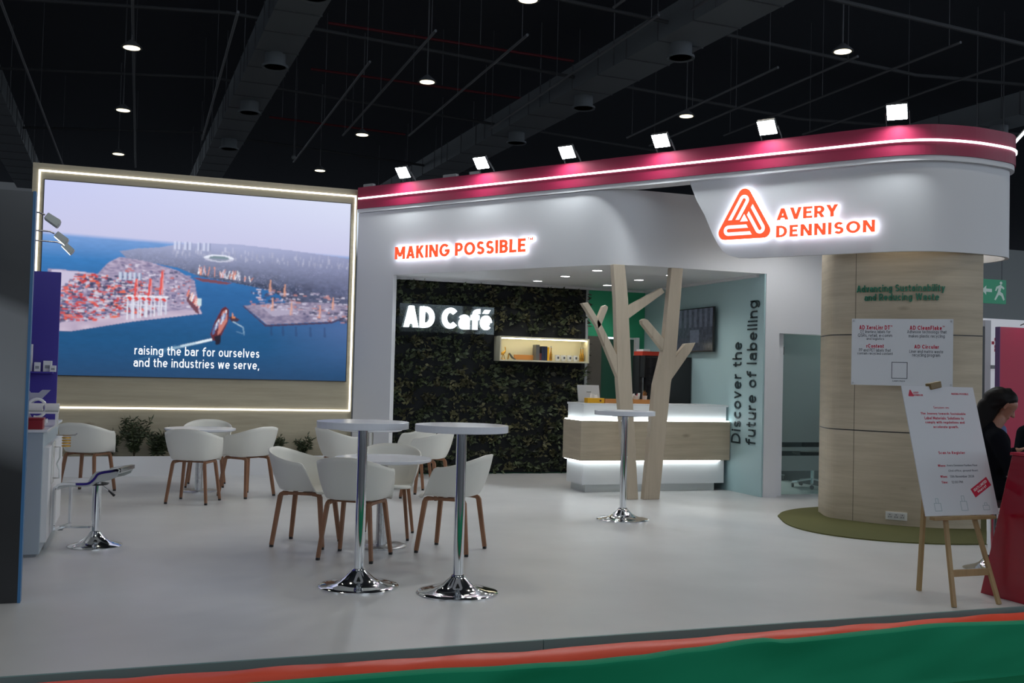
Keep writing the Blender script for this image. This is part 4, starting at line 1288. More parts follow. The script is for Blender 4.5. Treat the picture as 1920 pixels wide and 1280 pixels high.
# ================================================================== COUNTER
ct = thing('bar_counter', 'white cafe counter with an oak band and light lines above and below it', 'counter', (5.12, 11.58, 0))
CW, CDp = 2.06, 0.54
MB().box(.10, CW - .14, .08, CDp - .02, 0, .095).build('toe_kick', mat('grey_toe_kick', srgb(196, 200, 200), .35), ct)
MB().box(.045, CW - .02, .045, CDp, .095, .40).build('lower_front', WHITE_GLOSS, ct)
MB().box(-.012, CW + .03, -.012, CDp + .01, .392, .884).build('oak_band', OAK, ct, .003)
MB().box(.045, CW, .045, CDp, .884, 1.072).build('upper_front', WHITE_GLOSS, ct)
MB().box(.035, CW + .03, .035, CDp + .01, 1.072, 1.098).build('counter_top', WHITE_GLOSS, ct, .003)
b = MB(); b.box(.01, CW + .02, .004, .022, .884, .894); b.box(.004, .022, .022, CDp, .884, .894); b.build('light_strip', LEDK, ct)
b = MB(); b.box(.03, CW - .10, .006, .022, .382, .392); b.box(.006, .022, .022, CDp, .382, .392); b.build('light_strip', LEDK, ct)
ZT = 1.098
t = thing('tablet_stand', 'pale grey tilted tablet display at the left end of the cafe counter', 'tablet', (5.36, 11.90, ZT))
M_ = Matrix.Rotation(R(-14), 4, 'X')
MB().box(-.15, .15, -.008, .008, .0, .225, M_).build('screen', mat('tablet_grey', srgb(185, 188, 190), .3), t, .004)
MB().bar([(0, .02, .14), (0, .12, .0)], .06, .01).build('stand', GREY, t)
MB().box(-.13, .13, -.03, .10, 0, .008).build('base', GREY, t)
t = thing('tissue_box', 'yellow tissue box in front of the tablet on the cafe counter', 'tissue box', (5.36, 11.75, ZT))
MB().box(-.115, .115, -.05, .05, 0, .062).build('carton', YELLOW, t, .003)
b = MB(); b.grid(lambda u_, v_: Vector(((u_ - .5) * .13 * (1 - .2 * v_), math.sin(u_ * 9) * .012 + (v_ - .5) * .01, .06 + v_ * (.05 + .012 * math.sin(u_ * 7)))), 14, 5); b.build('tissue', PORCELAIN, t)
MB().box(.05, .075, -.051, -.049, .02, .04).build('printed_emblem', MAROON, t)
t = thing('serving_tray', 'long tan wooden tray lying along the back of the cafe counter', 'tray', (5.83, 11.80, ZT))
MB().box(-.34, .34, -.09, .09, 0, .012).build('base', TAN, t)
b = MB(); b.box(-.34, .34, -.09, -.078, .012, .052); b.box(-.34, .34, .078, .09, .012, .052); b.box(-.34, -.328, -.078, .078, .012, .052); b.box(.328, .34, -.078, .078, .012, .052); b.build('rim', TAN, t)
def paper_cup(x, lab):
    t = thing('paper_cup', lab, 'cup', (x, 11.80, ZT + .012), 0, 'paper cups on the tray')
    MB().lathe([(0, 0), (.026, 0), (.034, .085), (.036, .088), (.031, .086), (.024, .006), (0, .006)], n=20).build('cup', PORCELAIN, t)
    return t
t = paper_cup(5.965, 'white paper cup with red and white sachets on the wooden tray')
MB().box(-.02, .02, -.006, .006, .05, .11, Matrix.Rotation(.3, 4, 'Y')).build('sachet', REDTXT, t)
MB().box(-.02, .015, .008, .016, .05, .115, Matrix.Rotation(-.3, 4, 'Y')).build('sachet', PORCELAIN, t)
MB().box(.0, .03, -.02, -.012, .05, .125, Matrix.Rotation(.15, 4, 'Y')).build('sachet', PORCELAIN, t)
t = paper_cup(6.085, 'white paper cup of brown wooden stirrers on the wooden tray')
for k in range(7):
    a = k * .9
    MB().bar([(math.cos(a) * .012, math.sin(a) * .012, .03), (math.cos(a) * .026, math.sin(a) * .02, .13 + .01 * (k % 3))], .006, .002).build('stirrer', TAN, t)
# back counter, coffee machine, fridge, screen on the teal wall
t = thing('back_cabinet', 'white back cabinet under the coffee machine behind the cafe counter', 'cabinet', (6.92, 13.45, 0))
MB().box(-.28, .28, -.27, .25, .0, .98).build('body', WHITE, t)
MB().box(-.29, .29, -.28, .25, .98, 1.01).build('worktop', DARKGREY, t)
t = thing('coffee_machine', 'black coffee machine with a red top behind the trunks, left of the fridge', 'coffee machine', (6.99, 13.45, 1.01))
MB().box(-.16, .16, -.02, .20, 0, .74).build('body', BLACK, t, .006)
MB().box(-.15, .15, -.17, -.02, .42, .74).build('head', BLACK, t, .006)
MB().box(-.13, .05, -.175, -.17, .50, .72).build('display', mat('dark_display', (.03, .03, .035), .15), t)
MB().box(.0, .02, -.178, -.175, .70, .715).build('status_light', mat('red_status_light', (.5, .1, .1), .4, emit=(1, .2, .2), es=2.0), t)
MB().box(-.13, -.03, -.10, -.02, .08, .42).build('milk_unit', STEEL, t)
MB().tube([(.0, -.10, .42), (.0, -.10, .30)], .022, 10).build('nozzle', BLACK, t)
MB().box(-.15, .15, -.17, -.02, 0, .05).build('drip_tray', DARKGREY, t)
MB().box(-.16, .16, -.12, .16, .74, .80).build('bean_hopper', mat('red_orange_hopper', srgb(215, 70, 50), .4), t)
MB().box(-.15, -.04, -.12, .10, .80, .83).build('hopper_lid', PORCELAIN, t)
t = thing('fridge', 'tall black fridge standing against the teal wall behind the counter', 'fridge', (6.99, 12.86, 0))
MB().box(-.205, .215, -.27, .27, .02, 1.724).build('body', BLACK, t, .004)
MB().box(-.215, -.205, -.26, .26, .03, 1.715).build('door', mat('black_glass_door', (.008, .008, .010), .1), t)
MB().box(-.24, -.215, -.24, -.22, .7, 1.2).build('door_handle', DARKGREY, t)
t = thing('wall_screen', 'dark wall mounted screen on the teal wall above the counter', 'screen', (7.22, 12.445, 2.097))
MB().box(-.055, -.0, -.30, .30, -.18, .18).build('wall_bracket', BLACK, t)
MB().box(-.085, -.055, -.535, .535, -.30, .30).build('bezel', BLACK, t, .004)
g2 = np.random.default_rng(3)
b = MB(); cl = []
for i in range(30):
    for j in range(16):
        y0_ = .52 - 1.04 * i / 30; z0_ = .285 - .57 * j / 16
        b.add([(-.0862, y0_, z0_), (-.0862, y0_ - 1.04 / 30, z0_), (-.0862, y0_ - 1.04 / 30, z0_ - .57 / 16), (-.0862, y0_, z0_ - .57 / 16)], [(3, 2, 1, 0)])
        base = .022 + .03 * (1 if (12 < i < 20 and 7 < j < 13) else 0) + .02 * (j < 7) * (i % 4 < 2) + .012 * g2.random()
        cl.append((base * .75, base * .9, base * 1.2, 1))
o = b.build('picture', attr_mat('dim_screen_picture', .15, 1.0), t, fix=False)
ca = o.data.color_attributes.new('col', 'FLOAT_COLOR', 'CORNER')
ca.data.foreach_set('color', np.repeat(np.array(cl, np.float32), 4, 0).ravel())
for v_, lab in ((13.20, 'small black speaker on the teal wall left of the wall screen, upper one'), ):
    o = MB().box(7.15, 7.22, v_ - .05, v_ + .05, 1.98, 2.12).build('wall_speaker', BLACK, None, .005); tag(o, 'small black speaker box on the teal wall left of the wall screen', 'speaker')

# ================================================================== BOARD_SCULPTURES
def at_plane(pts, v):
    return pts
def tree(name, lab, trunk, branches, v0, v1):
    base = trunk[0]
    t = thing(name, lab, 'tree sculpture', (base[0], v0, 0))
    fn = lambda x, y, d: Vector((x - base[0], d, y))
    MB().prism(trunk, 0.0, v1 - v0, fn).build('trunk', BIRCH, t, .006)
    for k, b_ in enumerate(branches):
        MB().prism(b_, 0.006, v1 - v0 - .006, fn).build('branch', BIRCH, t, .006)
tree('board_tree', 'left birch board tree with three branches in front of the counter', [(5.558, 0.0), (5.413, 0.0), (5.259, 1.376), (5.205, 2.34), (5.168, 2.745), (5.32, 2.745), (5.371, 2.348), (5.442, 1.392)], [[(5.298, 1.321), (5.24, 1.457), (4.974, 2.013), (4.786, 2.271), (4.859, 2.286), (5.034, 2.046), (5.284, 1.62)], [(4.976, 2.063), (5.053, 2.246), (5.084, 2.263), (5.118, 2.243), (5.112, 2.211), (5.035, 2.022), (4.989, 1.97)], [(5.335, 2.109), (5.332, 2.24), (5.814, 2.503), (5.854, 2.448), (5.377, 2.11)]], 10.88, 10.97)
tree('board_tree', 'right birch board tree with two branches in front of the counter', [(5.82, 0.0), (5.613, 0.0), (5.728, 1.355), (5.829, 1.761), (5.917, 2.745), (6.075, 2.745), (6.011, 1.754), (5.941, 1.359)], [[(5.869, 1.712), (5.803, 1.785), (5.551, 2.06), (5.543, 2.103), (5.577, 2.124), (5.62, 2.113), (5.873, 1.864)], [(5.92, 1.359), (5.963, 1.638), (6.131, 1.847), (6.268, 1.864), (6.213, 1.76), (5.94, 1.397)]], 10.85, 10.94)
# ================================================================== TABLES
def round_leg(t, r_base, h, flare):
    MB().lathe([(r_base, 0), (r_base, .008), (r_base * .97, .013), (r_base * .80, .018), (r_base * .62, .026), (r_base * .48, .040), (r_base * .37, .060), (r_base * .28, .082), (r_base * .20, .100), (.044, .110), (.040, .118), (0, .118)], n=56).build('base', CHROME, t)
def bar_table(x, y, lab):
    t = thing('bar_table', lab, 'table', (x, y, 0), 0, 'high white bar tables')
    MB().lathe([(0, 1.047), (.303, 1.047), (.305, 1.05), (.305, 1.090), (.303, 1.092), (0, 1.092)], n=64, smooth=False).build('tabletop', LAMINATE, t)
    round_leg(t, .265, 1.05, 1)
    MB().tube([(0, 0, .12), (0, 0, 1.036)], .034, 24).build('pole', CHROME, t)
    MB().lathe([(0, 1.030), (.13, 1.036), (.13, 1.047), (0, 1.047)], n=24).build('mounting_plate', BLACK, t)
    return t
bt = bar_table(1.418, 6.80, 'high round white bar table on a chrome pole, left of the front pair')
dup(bt, (2.000, 6.455, 0), 0, 'high round white bar table on a chrome pole, right of the front pair')
dup(bt, (4.622, 9.385, 0), 0, 'high round white bar table standing in front of the tree trunks')
def cafe_table(x, y, lab):
    t = thing('cafe_table', lab, 'table', (x, y, 0), 0, 'low round white cafe tables')
    MB().lathe([(0, .690), (.36, .690), (.392, .700), (.395, .705), (.395, .720), (.392, .722), (0, .722)], n=64).build('tabletop', LAMINATE, t)
    MB().lathe([(0, 0), (.205, 0), (.205, .012), (.195, .018), (0, .022)], n=48).build('base', STEEL, t)
    MB().tube([(0, 0, .015), (0, 0, .69)], .042, 24).build('pole', STEEL, t)
    return t
tb = cafe_table(0.69, 12.38, 'low round white cafe table near the video wall, ringed by four chairs')
dup(tb, (1.905, 8.30, 0), 0, 'low round white cafe table just behind the two front bar tables')
dup(tb, (2.70, 12.53, 0), 0, 'low round white cafe table at the white corner wall, half hidden behind a bar table')

# ================================================================== CHAIRS
def chair_shell():
    NT, NR = 72, 18
    def sm(a, b, x):
        q = min(max((x - a) / (b - a), 0), 1); return q * q * (3 - 2 * q)
    def pt(iu, jv):
        th = -PI + 2 * PI * iu           # 0 = front (+x), +-pi = back
        f = jv
        at = abs(th)
        # wall height above the seat rim, by direction: open front, arms, back
        arm = sm(R(52), R(84), at)
        h = arm * (0.222 + 0.096 * sm(R(85), R(172), at))
        c_, s_ = math.cos(th), math.sin(th)
        def sup(a, b, n=2.7):
            return 1.0 / ((abs(c_) / a) ** n + (abs(s_) / b) ** n) ** (1 / n)
        rb = sup(.215 if c_ > 0 else .200, .215)
        rt = sup(.262 if c_ > 0 else .310, .288)
        seat = .448
        if f < .42:                                   # seat pan, slightly dished
            q = f / .42
            r_ = rb * q; z = seat + .012 * q * q - .006
            return Vector((r_ * c_, r_ * s_, z))
        q = min((f - .42) / .58, 1.0)
        bend = 1 - (1 - q) ** 2.2                     # quick turn from pan to wall
        lip = (1 - arm)
        r_ = rb + (rt - rb) * (bend * .34 + q * .66) * (1 - .35 * lip)
        z = seat + .006 + (h + .012 * arm) * q ** 1.25 - lip * .02 * q ** 2
        return Vector((r_ * c_, r_ * s_, z))
    b = MB()
    b.grid(pt, NT, NR, True, True)
    return b
def make_chair():
    t = thing('armchair', '', 'chair', (0, 0, 0), 0, 'white shell armchairs')
    o = chair_shell().build('seat_shell', SHELL, t)
    w_ = o.modifiers.new('weld', 'WELD'); w_.merge_threshold = .0005
    s_ = o.modifiers.new('thickness', 'SOLIDIFY'); s_.thickness = .009; s_.offset = -1
    b = MB()
    for y in (-.165, .165):
        b.bar([(-.15, y, .430), (.15, y, .430)], .034, .024)
    b.bar([(.0, -.165, .424), (.0, .165, .424)], .05, .012)
    b.build('seat_frame', WALNUT, t, .003)
    for sx_ in (1, -1):
        for sy_ in (1, -1):
            P = [(.10 * sx_, .165 * sy_, .430), (.142 * sx_, .166 * sy_, .429), (.158 * sx_, .168 * sy_, .420), (.166 * sx_, .170 * sy_, .404), (.212 * sx_, .212 * sy_, .018)]
            lg = MB().bar(P, .036, .028, (0, 1, .2), [.8, .95, 1.0, 1.05, .9]).build('leg', WALNUT, t, .003)
            MB().box(.212 * sx_ - .013, .212 * sx_ + .013, .212 * sy_ - .012, .212 * sy_ + .012, 0, .019).build('foot_cap', RUBBER, lg)
    return t
ch = make_chair()
CH = [((-.50, 12.44), 62, 'white armchair beside the display counter, left of the far round table'),
      ((.585, 11.39), 67, 'white armchair with its back to the viewer in front of the far round table'),
      ((1.175, 11.86), 128, 'white shell armchair seen from its side, right of the far round table'),
      ((.80, 12.93), -97, 'white armchair behind the far round table, only its rim showing above the top'),
      ((1.335, 8.53), -29, 'white shell armchair facing right, left of the table behind the front bar tables'),
      ((1.605, 7.86), 57, 'white armchair seen from behind, behind the pole of the left front bar table'),
      ((2.41, 7.99), 142, 'white shell armchair behind the pole of the right front bar table'),
      ((2.06, 8.80), -110, 'cream lit shell armchair facing the viewer behind the middle round table'),
      ((2.21, 11.63), 16, 'white shell armchair left of the round table at the white corner wall'),
      ((3.12, 11.42), 143, 'white armchair at the corner table, nearer one of the pair before the leaf wall'),
      ((3.20, 12.40), 150, 'white armchair at the corner table, farther one of the pair before the leaf wall')]
for k, ((x, y), a, lab) in enumerate(CH):
    if k == 0:
        ch.location = (x, y, 0); ch.rotation_euler = (0, 0, R(a)); ch['label'] = lab
    else: dup(ch, (x, y, 0), R(a), lab)

# ================================================================== BAR STOOL on the left
t = thing('bar_stool', 'low chrome bar stool with footrest loop beside the white display counter', 'stool', (-0.277, 8.766, 0), R(163))
def gas_base(t, r, h):
    MB().lathe([(r, 0), (r, .006), (r * .95, .012), (r * .78, .022), (r * .58, .036), (r * .42, .056), (r * .30, .082), (.045, .105), (.038, .118), (0, .118)], n=48).build('base', CHROME, t)
    b = MB(); b.tube([(0, 0, .12), (0, 0, .20)], .028, 20); b.tube([(0, 0, .20), (0, 0, h)], .036, 20); b.build('pole', CHROME, t)
gas_base(t, .205, .50)
def curve_xz(n=14):
    pts = [(.245, .485), (.225, .505), (.17, .512), (.06, .512), (.0, .520), (-.04, .555), (-.065, .590), (-.11, .606), (-.16, .614), (-.205, .624), (-.218, .618)]
    return crom(pts, 4)
cxz = curve_xz()
b = MB()
def pan(off): return [[Vector((x, y, z + off)) for y in (-.165, .165)] for x, z in cxz]
lo, hi = pan(-.034), pan(0.0)
vs_, fc = [], []
for a, c in zip(lo, hi): vs_ += [a[0], a[1], c[1], c[0]]
for i in range(len(lo) - 1):
    for k in range(4):
        fc.append((i * 4 + k, (i + 1) * 4 + k, (i + 1) * 4 + (k + 1) % 4, i * 4 + (k + 1) % 4))
e = (len(lo) - 1) * 4
fc += [(0, 1, 2, 3), (e + 3, e + 2, e + 1, e)]
b.add(vs_, fc).build('seat', mat('pale_grey_seat', (.60, .62, .62), .3), t)
b = MB()
for y in (-.172, .172):
    P = [(x, y, z - .01) for x, z in cxz]
    P = [(.262, y, .145), (.264, y, .17), (.264, y, .44), (.260, y, .470)] + P
    b.bar(P, .018, .030, (0, 1, 0))
b.bar([(-.218, -.172, .612), (-.218, .172, .612)], .03, .03)
b.bar([(.262, -.172, .145), (.262, .172, .145)], .03, .014)
b.build('frame', CHROME, t, .002)
for y in (-.176, .176):
    b = MB(); b.prism([(.02, .500), (-.01, .560), (-.045, .598), (-.21, .628), (-.228, .612), (-.205, .560), (-.15, .535)], y - .006, y + .006, lambda x, z, d: Vector((x, d, z)))
    b.build('side_cheek', mat('pale_seat_cheek', (.50, .52, .50), .25), t, .003)
b = MB(); b.bar([(.262, .0, .143), (.034, 0, .150)], .05, .012); b.build('footrest', CHROME, t)
b = MB(); b.tube([(-.02, .0, .49), (-.075, -.07, .42)], .005, 8); b.build('lever', CHROME, t)
b = MB(); b.tube([(-.068, -.06, .43), (-.100, -.105, .385)], [.007, .012], 10); b.build('lever_grip', BLACK, t)
MB().lathe([(0, .475), (.08, .48), (.09, .492), (0, .492)], n=20).build('swivel_plate', BLACK, t)

# ================================================================== OAK COLUMN with boards
COLP = crom([(7.05, 9.50), (6.87, 9.09), (6.955, 8.82), (7.127, 8.51), (7.39, 8.25), (7.66, 8.12), (7.92, 8.07)], 8)
colp = Plan(COLP)
t = thing('oak_column', 'broad rounded oak clad column standing on the olive turf', 'column', (7.4, 8.7, 0))
back = [(8.12, 8.85), (8.0, 9.6), (7.4, 9.75)]
poly = [tuple(p) for p in COLP] + back
o = MB().prism(poly, 0.0125, 3.298, lambda x, y, d: Vector((x - 7.4, y - 8.7, d))).build('cladding', OAK, t)
b = MB()
for z in (.937, 1.922): colp.sweep(b, 0.02, colp.L - .002, -.002, .0015, z, z + .011)
o = b.build('cladding_joint', BLACK, t); o.location = (-7.4, -8.7, 0)  # black strips along the horizontal joints of the cladding
b = MB(); colp.sweep(b, .750, .755, -.002, .0012, 0.0, 3.0)
o = b.build('panel_seam', mat('oak_seam', (.14, .12, .09), .7), t); o.location = (-7.4, -8.7, 0)

t = thing('column_lettering', 'green raised words Advancing Sustainability and Reducing Waste on the oak column', 'lettering', (7.1, 8.5, 2.25))
fnC = colp.surface(0.0)
for bd, x0, z0, wd, ht in (('Advancing Sustainability', .772, 2.345, .850, .088), ('and Reducing Waste', .856, 2.255, .712, .088)):
    o = lettering('text_line', bd, GREENTXT, t, lambda x, y, d: fnC(x, y, .012 + d), x0, z0, wd, ht, .012, .17, .12)
    o.location = (-7.1, -8.5, -2.25)

bo = Vector((6.772, 8.652 - .03, 1.411)); bd_ = Vector((.76, -.65, 0)).normalized()
t = thing('info_board', 'white glossy product information board fixed on the oak column', 'board', bo)
fnB = flat((0, 0, 0), bd_)
BW, BH = .945, .666
def slab(x0, x1, y0, y1, d0, d1):
    b = MB()
    p = [fnB(x, y, d) for d in (d0, d1) for y in (y0, y1) for x in (x0, x1)]
    return b.add(p, [(0, 2, 3, 1), (4, 5, 7, 6), (0, 1, 5, 4), (2, 6, 7, 3), (0, 4, 6, 2), (1, 3, 7, 5)])
slab(0, BW, 0, BH, 0, .012).build('panel', mat('white_gloss_board', (.66, .68, .72), .12), t)
for x, y in ((.018, .02), (BW - .018, .02), (.018, BH - .02), (BW - .018, BH - .02)):
    c = fnB(x, y, .0)
    MB().tube([fnB(x, y, -.05), fnB(x, y, .018)], .008, 12).build('standoff_bolt', STEEL, t)
def btext(body, m_, cx_, y, wd, ht, bold=.0):
    lettering('print', body, m_, t, lambda x, yy, d: fnB(x, yy, .0122 + d), cx_, y, wd, ht, .0008, .20 if bold else .13, centre=True)
k_ = BH / 1075.0                                                 # board height seen as 1075 units
def by(v_): return BH - (v_ - 75) * k_
def bx(u_): return (u_ - 130) / 1640 * BW
btext('AD XeroLinr DT™', REDTXT, bx(525), by(250), .312, .044, .02)
btext('DT linerless labels for', GREYTXT, bx(520), by(308), .285, .031)
btext('QSRs, retail, e-comm', GREYTXT, bx(515), by(375), .325, .036)
btext('and logistics', GREYTXT, bx(520), by(428), .165, .032)
btext('rContent', REDTXT, bx(518), by(545), .165, .038, .02)
btext('PP and PET labels that', GREYTXT, bx(515), by(607), .30, .031)
btext('contain recycled content', GREYTXT, bx(520), by(668), .335, .034)
btext('AD CleanFlake™', REDTXT, bx(1355), by(250), .320, .042, .02)
btext('Adhesive technology that', GREYTXT, bx(1350), by(318), .360, .040)
btext('makes plastic recycling', GREYTXT, bx(1350), by(385), .330, .040)
btext('AD Circular', REDTXT, bx(1350), by(548), .225, .038, .02)
btext('Liner and matrix waste', GREYTXT, bx(1345), by(618), .310, .031)
btext('recycling program', GREYTXT, bx(1345), by(690), .255, .042)
btext('Learn more', GREYTXT, bx(912), by(1085), .115, .018)
x0, x1, y0, y1 = bx(792), bx(1050), by(1035), by(770)
b = MB()
for a in ((x0, x1, y0, y0 + .006), (x0, x1, y1 - .006, y1), (x0, x0 + .006, y0, y1), (x1 - .006, x1, y0, y1)):
    p = [fnB(x, y, d) for d in (.0122, .0128) for y in (a[2], a[3]) for x in (a[0], a[1])]
    b.add(p, [(0, 2, 3, 1), (4, 5, 7, 6), (0, 1, 5, 4), (2, 6, 7, 3), (0, 4, 6, 2), (1, 3, 7, 5)])
b.build('printed_frame', GREYTXT, t)

t = thing('wall_socket', 'white double power socket low on the oak column', 'socket', tuple(colp.at(1.197, .066)))
fnK = lambda x, y, d: colp.at(1.095 + x, .066 + y, d) - Vector(t.location)
def kslab(x0, x1, y0, y1, d0, d1):
    p = [fnK(x, y, d) for d in (d0, d1) for y in (y0, y1) for x in (x0, x1)]
    return MB().add(p, [(0, 2, 3, 1), (4, 5, 7, 6), (0, 1, 5, 4), (2, 6, 7, 3), (0, 4, 6, 2), (1, 3, 7, 5)])
kslab(0, .204, 0, .079, .0, .014).build('plate', PORCELAIN, t)
for x in (.02, .078, .136): kslab(x, x + .046, .014, .066, .014, .018).build('outlet', mat('socket_module', (.6, .6, .6), .4), t)
b = MB()
for x in (.043, .101, .159):
    for dx, dy in ((0, .052), (-.010, .030), (.010, .030)):
        for f_ in [kslab(x + dx - .004, x + dx + .004, dy - .004, dy + .004, .018, .0185)]: b.add(f_.v, f_.f)
b.build('pin_hole', BLACK, t)

# round olive turf under the column
pts = crom([(6.39, 9.297), (6.114, 8.72), (6.06, 8.258), (6.22, 7.84), (6.547, 7.535), (6.98, 7.345), (7.5, 7.32), (8.05, 7.52), (8.5, 7.9), (8.72, 8.5), (8.6, 9.15), (8.15, 9.7), (7.6, 9.88), (7.05, 9.79), (6.67, 9.586), (6.39, 9.297)], 6)[:-1]
o = MB().prism([(x - 7.4, y - 8.6) for x, y in pts], 0.001, 0.012, lambda x, y, d: Vector((x, y, d))).build('turf_mat', GRASSMAT)
o.location = (7.4, 8.6, 0)
tag(o, 'round olive green turf mat under the oak column', 'mat')

# ================================================================== EASEL and poster
t = thing('easel', 'light wooden A frame easel holding the white poster at the right front', 'easel', (5.17, 5.30, 0))
lean = (5.706 - 5.29) / 1.44
def E_(x, z, d=0.0): return Vector((x - 5.17, 5.30 + lean * z - 5.30 - d, z))
MB().bar([E_(4.99, 0.0), E_(5.162, 1.405)], .030, .022, (0, -1, 0)).build('leg', EASEL, t, .003)
MB().bar([E_(5.362, 0.0), E_(5.198, 1.405)], .030, .022, (0, -1, 0)).build('leg', EASEL, t, .003)
MB().bar([Vector((5.141 - 5.17, 5.79 - 5.30, 0)), E_(5.18, 1.38, -.045)], .032, .024, (1, 0, 0)).build('leg', EASEL, t, .003)
MB().bar([E_(5.02, .205), E_(5.335, .205)], .016, .045, (0, 0, 1)).build('crossbar', EASEL, t, .003)
MB().bar([E_(4.925, .552, .025), E_(5.44, .552, .025)], .05, .022, (0, 0, 1)).build('ledge', EASEL, t, .003)
MB().bar([E_(5.115, 1.415, .012), E_(5.215, 1.435, .012)], .045, .05, (0, -1, 0)).build('top_clamp', mat('olive_brass_clamp', srgb(120, 100, 60), .45), t, .006)
MB().bar([E_(5.15, 1.36), E_(5.21, 1.36)], .02, .06, (0, 0, 1)).build('head_block', EASEL, t)
po = E_(4.880, .566, .016) + Vector((5.17, 5.30, 0))
t = thing('poster', 'white event poster with crimson print leaning on the wooden easel', 'poster', po)
up_ = Vector((0, lean, 1)).normalized()
fnP = flat((0, 0, 0), (1, 0, 0), up_)
PW, PH = .618, .885
p = [fnP(x, y, d) for d in (0, .006) for y in (0, PH) for x in (0, PW)]
MB().add(p, [(0, 2, 3, 1), (4, 5, 7, 6), (0, 1, 5, 4), (2, 6, 7, 3), (0, 4, 6, 2), (1, 3, 7, 5)]).build('board', mat('white_poster_board', (.62, .63, .67), .5), t)
def pt_(body, m_, x, y, wd, ht, bold=.0, centre=True):
    lettering('print', body, m_, t, lambda a, c, d: fnP(a, c, .0062 + d), x, y, wd, ht, .0006, .19 if bold else .12, centre=centre)
pt_('Session on:', REDTXT, .305, .728, .135, .017)
pt_('The Journey towards Sustainable', REDTXT, .312, .682, .385, .020, .014)
pt_('Label Materials: Solutions to', REDTXT, .312, .652, .335, .020, .014)
pt_('comply with regulations and', REDTXT, .312, .620, .335, .022, .014)
pt_('accelerate growth.', REDTXT, .312, .588, .215, .022, .014)
pt_('Scan to Register', REDTXT, .318, .408, .225, .024, .014)
pt_('Where:', REDTXT, .212, .326, .065, .016, .012); pt_('Avery Dennison Pavilion Floor', GREYTXT, .385, .326, .262, .016)
pt_('(2nd office, ground floor)', GREYTXT, .385, .290, .25, .016)
pt_('When:', REDTXT, .212, .252, .058, .016, .012); pt_('13th November 2024', GREYTXT, .365, .252, .205, .016)
pt_('Time:', REDTXT, .210, .214, .052, .016, .012); pt_('12:00 PM', GREYTXT, .315, .214, .095, .016)
pt_('MAKING POSSIBLE', REDTXT, .490, .828, .148, .014, .014)
pt_('AVERY', REDTXT, .112, .832, .045, .013, .014); pt_('DENNISON', REDTXT, .128, .815, .078, .013, .014)
def pflat(poly, m_, nm, d=.0062):
    MB().prism(poly, d, d + .0006, fnP).build(nm, m_, t)
pflat([(.048, .812), (.086, .812), (.090, .818), (.070, .858), (.063, .858), (.044, .818)], REDTXT, 'printed_triangle')
ca_, sa_ = math.cos(R(28)), math.sin(R(28))
def rot(x, y, ox=.508, oy=.185): return (ox + x * ca_ - y * sa_, oy + x * sa_ + y * ca_)
pflat([rot(-.088, -.032), rot(.088, -.032), rot(.088, .032), rot(-.088, .032)], REDTXT, 'printed_ribbon')
lettering('print', 'SEATS LIMITED', WHITETXT, t, lambda a, c, d: fnP(*rot(a, c), .0070 + d), -.070, .002, .140, .018, .0005, .17)
lettering('print', 'Hurry!', WHITETXT, t, lambda a, c, d: fnP(*rot(a, c), .0070 + d), -.045, -.024, .09, .020, .0005, .17)
LINEART = mat('pale_teal_line_art', srgb(140, 160, 165), .5)
for cx_, hh in ((.115, .085), (.335, .10), (.52, .05)):           # faint line drawings of bottles and jars along the foot
    b = MB()
    for a in ((-.028, -.025, 0, hh * .6), (.025, .028, 0, hh * .6), (-.028, .028, 0, .003), (-.012, -.009, hh * .6, hh), (.009, .012, hh * .6, hh), (-.012, .012, hh - .003, hh), (-.028, .028, hh * .6, hh * .6 + .003)):
        b.prism([(cx_ + a[0], .03 + a[2]), (cx_ + a[1], .03 + a[2]), (cx_ + a[1], .03 + a[3]), (cx_ + a[0], .03 + a[3])], .0062, .0066, fnP)
    b.build('line_drawing', LINEART, t)

# ================================================================== PODIUM on the right
t = thing('podium', 'glossy dark crimson tapering podium cut off by the right edge', 'podium', (6.0, 5.45, 0))
def podium_part(x0, x1, yb0, yb1, yt0, yt1, z0, z1):
    p = [(x0, yb0, z0), (x1, yb0, z0), (x1, yb1, z0), (x0, yb1, z0), (x0, yt0, z1), (x1, yt0, z1), (x1, yt1, z1 - .0), (x0, yt1, z1)]
    p = [(x - 6.0, y - 5.45, z) for x, y, z in p]
    return MB().add(p, [(3, 2, 1, 0), (4, 5, 6, 7), (0, 1, 5, 4), (1, 2, 6, 5), (2, 3, 7, 6), (3, 0, 4, 7)])
podium_part(5.525, 6.35, 5.235, 5.628, 5.03, 5.365, 0.0, .972).build('body', PODIUM, t, .004)
podium_part(5.515, 6.36, 5.02, 5.375, 5.02, 5.372, .972, .992).build('top', mat('crimson_gloss_top', srgb(185, 25, 55), .1), t, .003)

# ================================================================== SEATED VISITOR on a stool behind the podium
STX, STY = 6.296, 6.308
t = thing('bar_stool', 'chrome based bar stool under the seated visitor behind the crimson podium', 'stool', (STX, STY, 0), R(-24))
gas_base(t, .205, .50)
MB().lathe([(0, .50), (.16, .50), (.18, .515), (.18, .545), (.165, .56), (0, .565)], n=32).build('seat', BLACK, t)
MB().tube([(.04, 0, .20), (.17, .0, .20), (.20, .06, .20), (.20, -.06, .20), (.17, .0, .20)], .008, 8).build('footrest', CHROME, t)

pr = thing('person', 'seated dark haired visitor in a black blazer bowing over the crimson podium', 'person', (STX - .075, STY + .025, 0), R(-24))
def voxel(o, size, smooth=6):
    r_ = o.modifiers.new('one_skin', 'REMESH'); r_.mode = 'VOXEL'; r_.voxel_size = size; r_.use_smooth_shade = True
    s_ = o.modifiers.new('soften', 'SMOOTH'); s_.iterations = smooth; s_.factor = .5
b = MB()
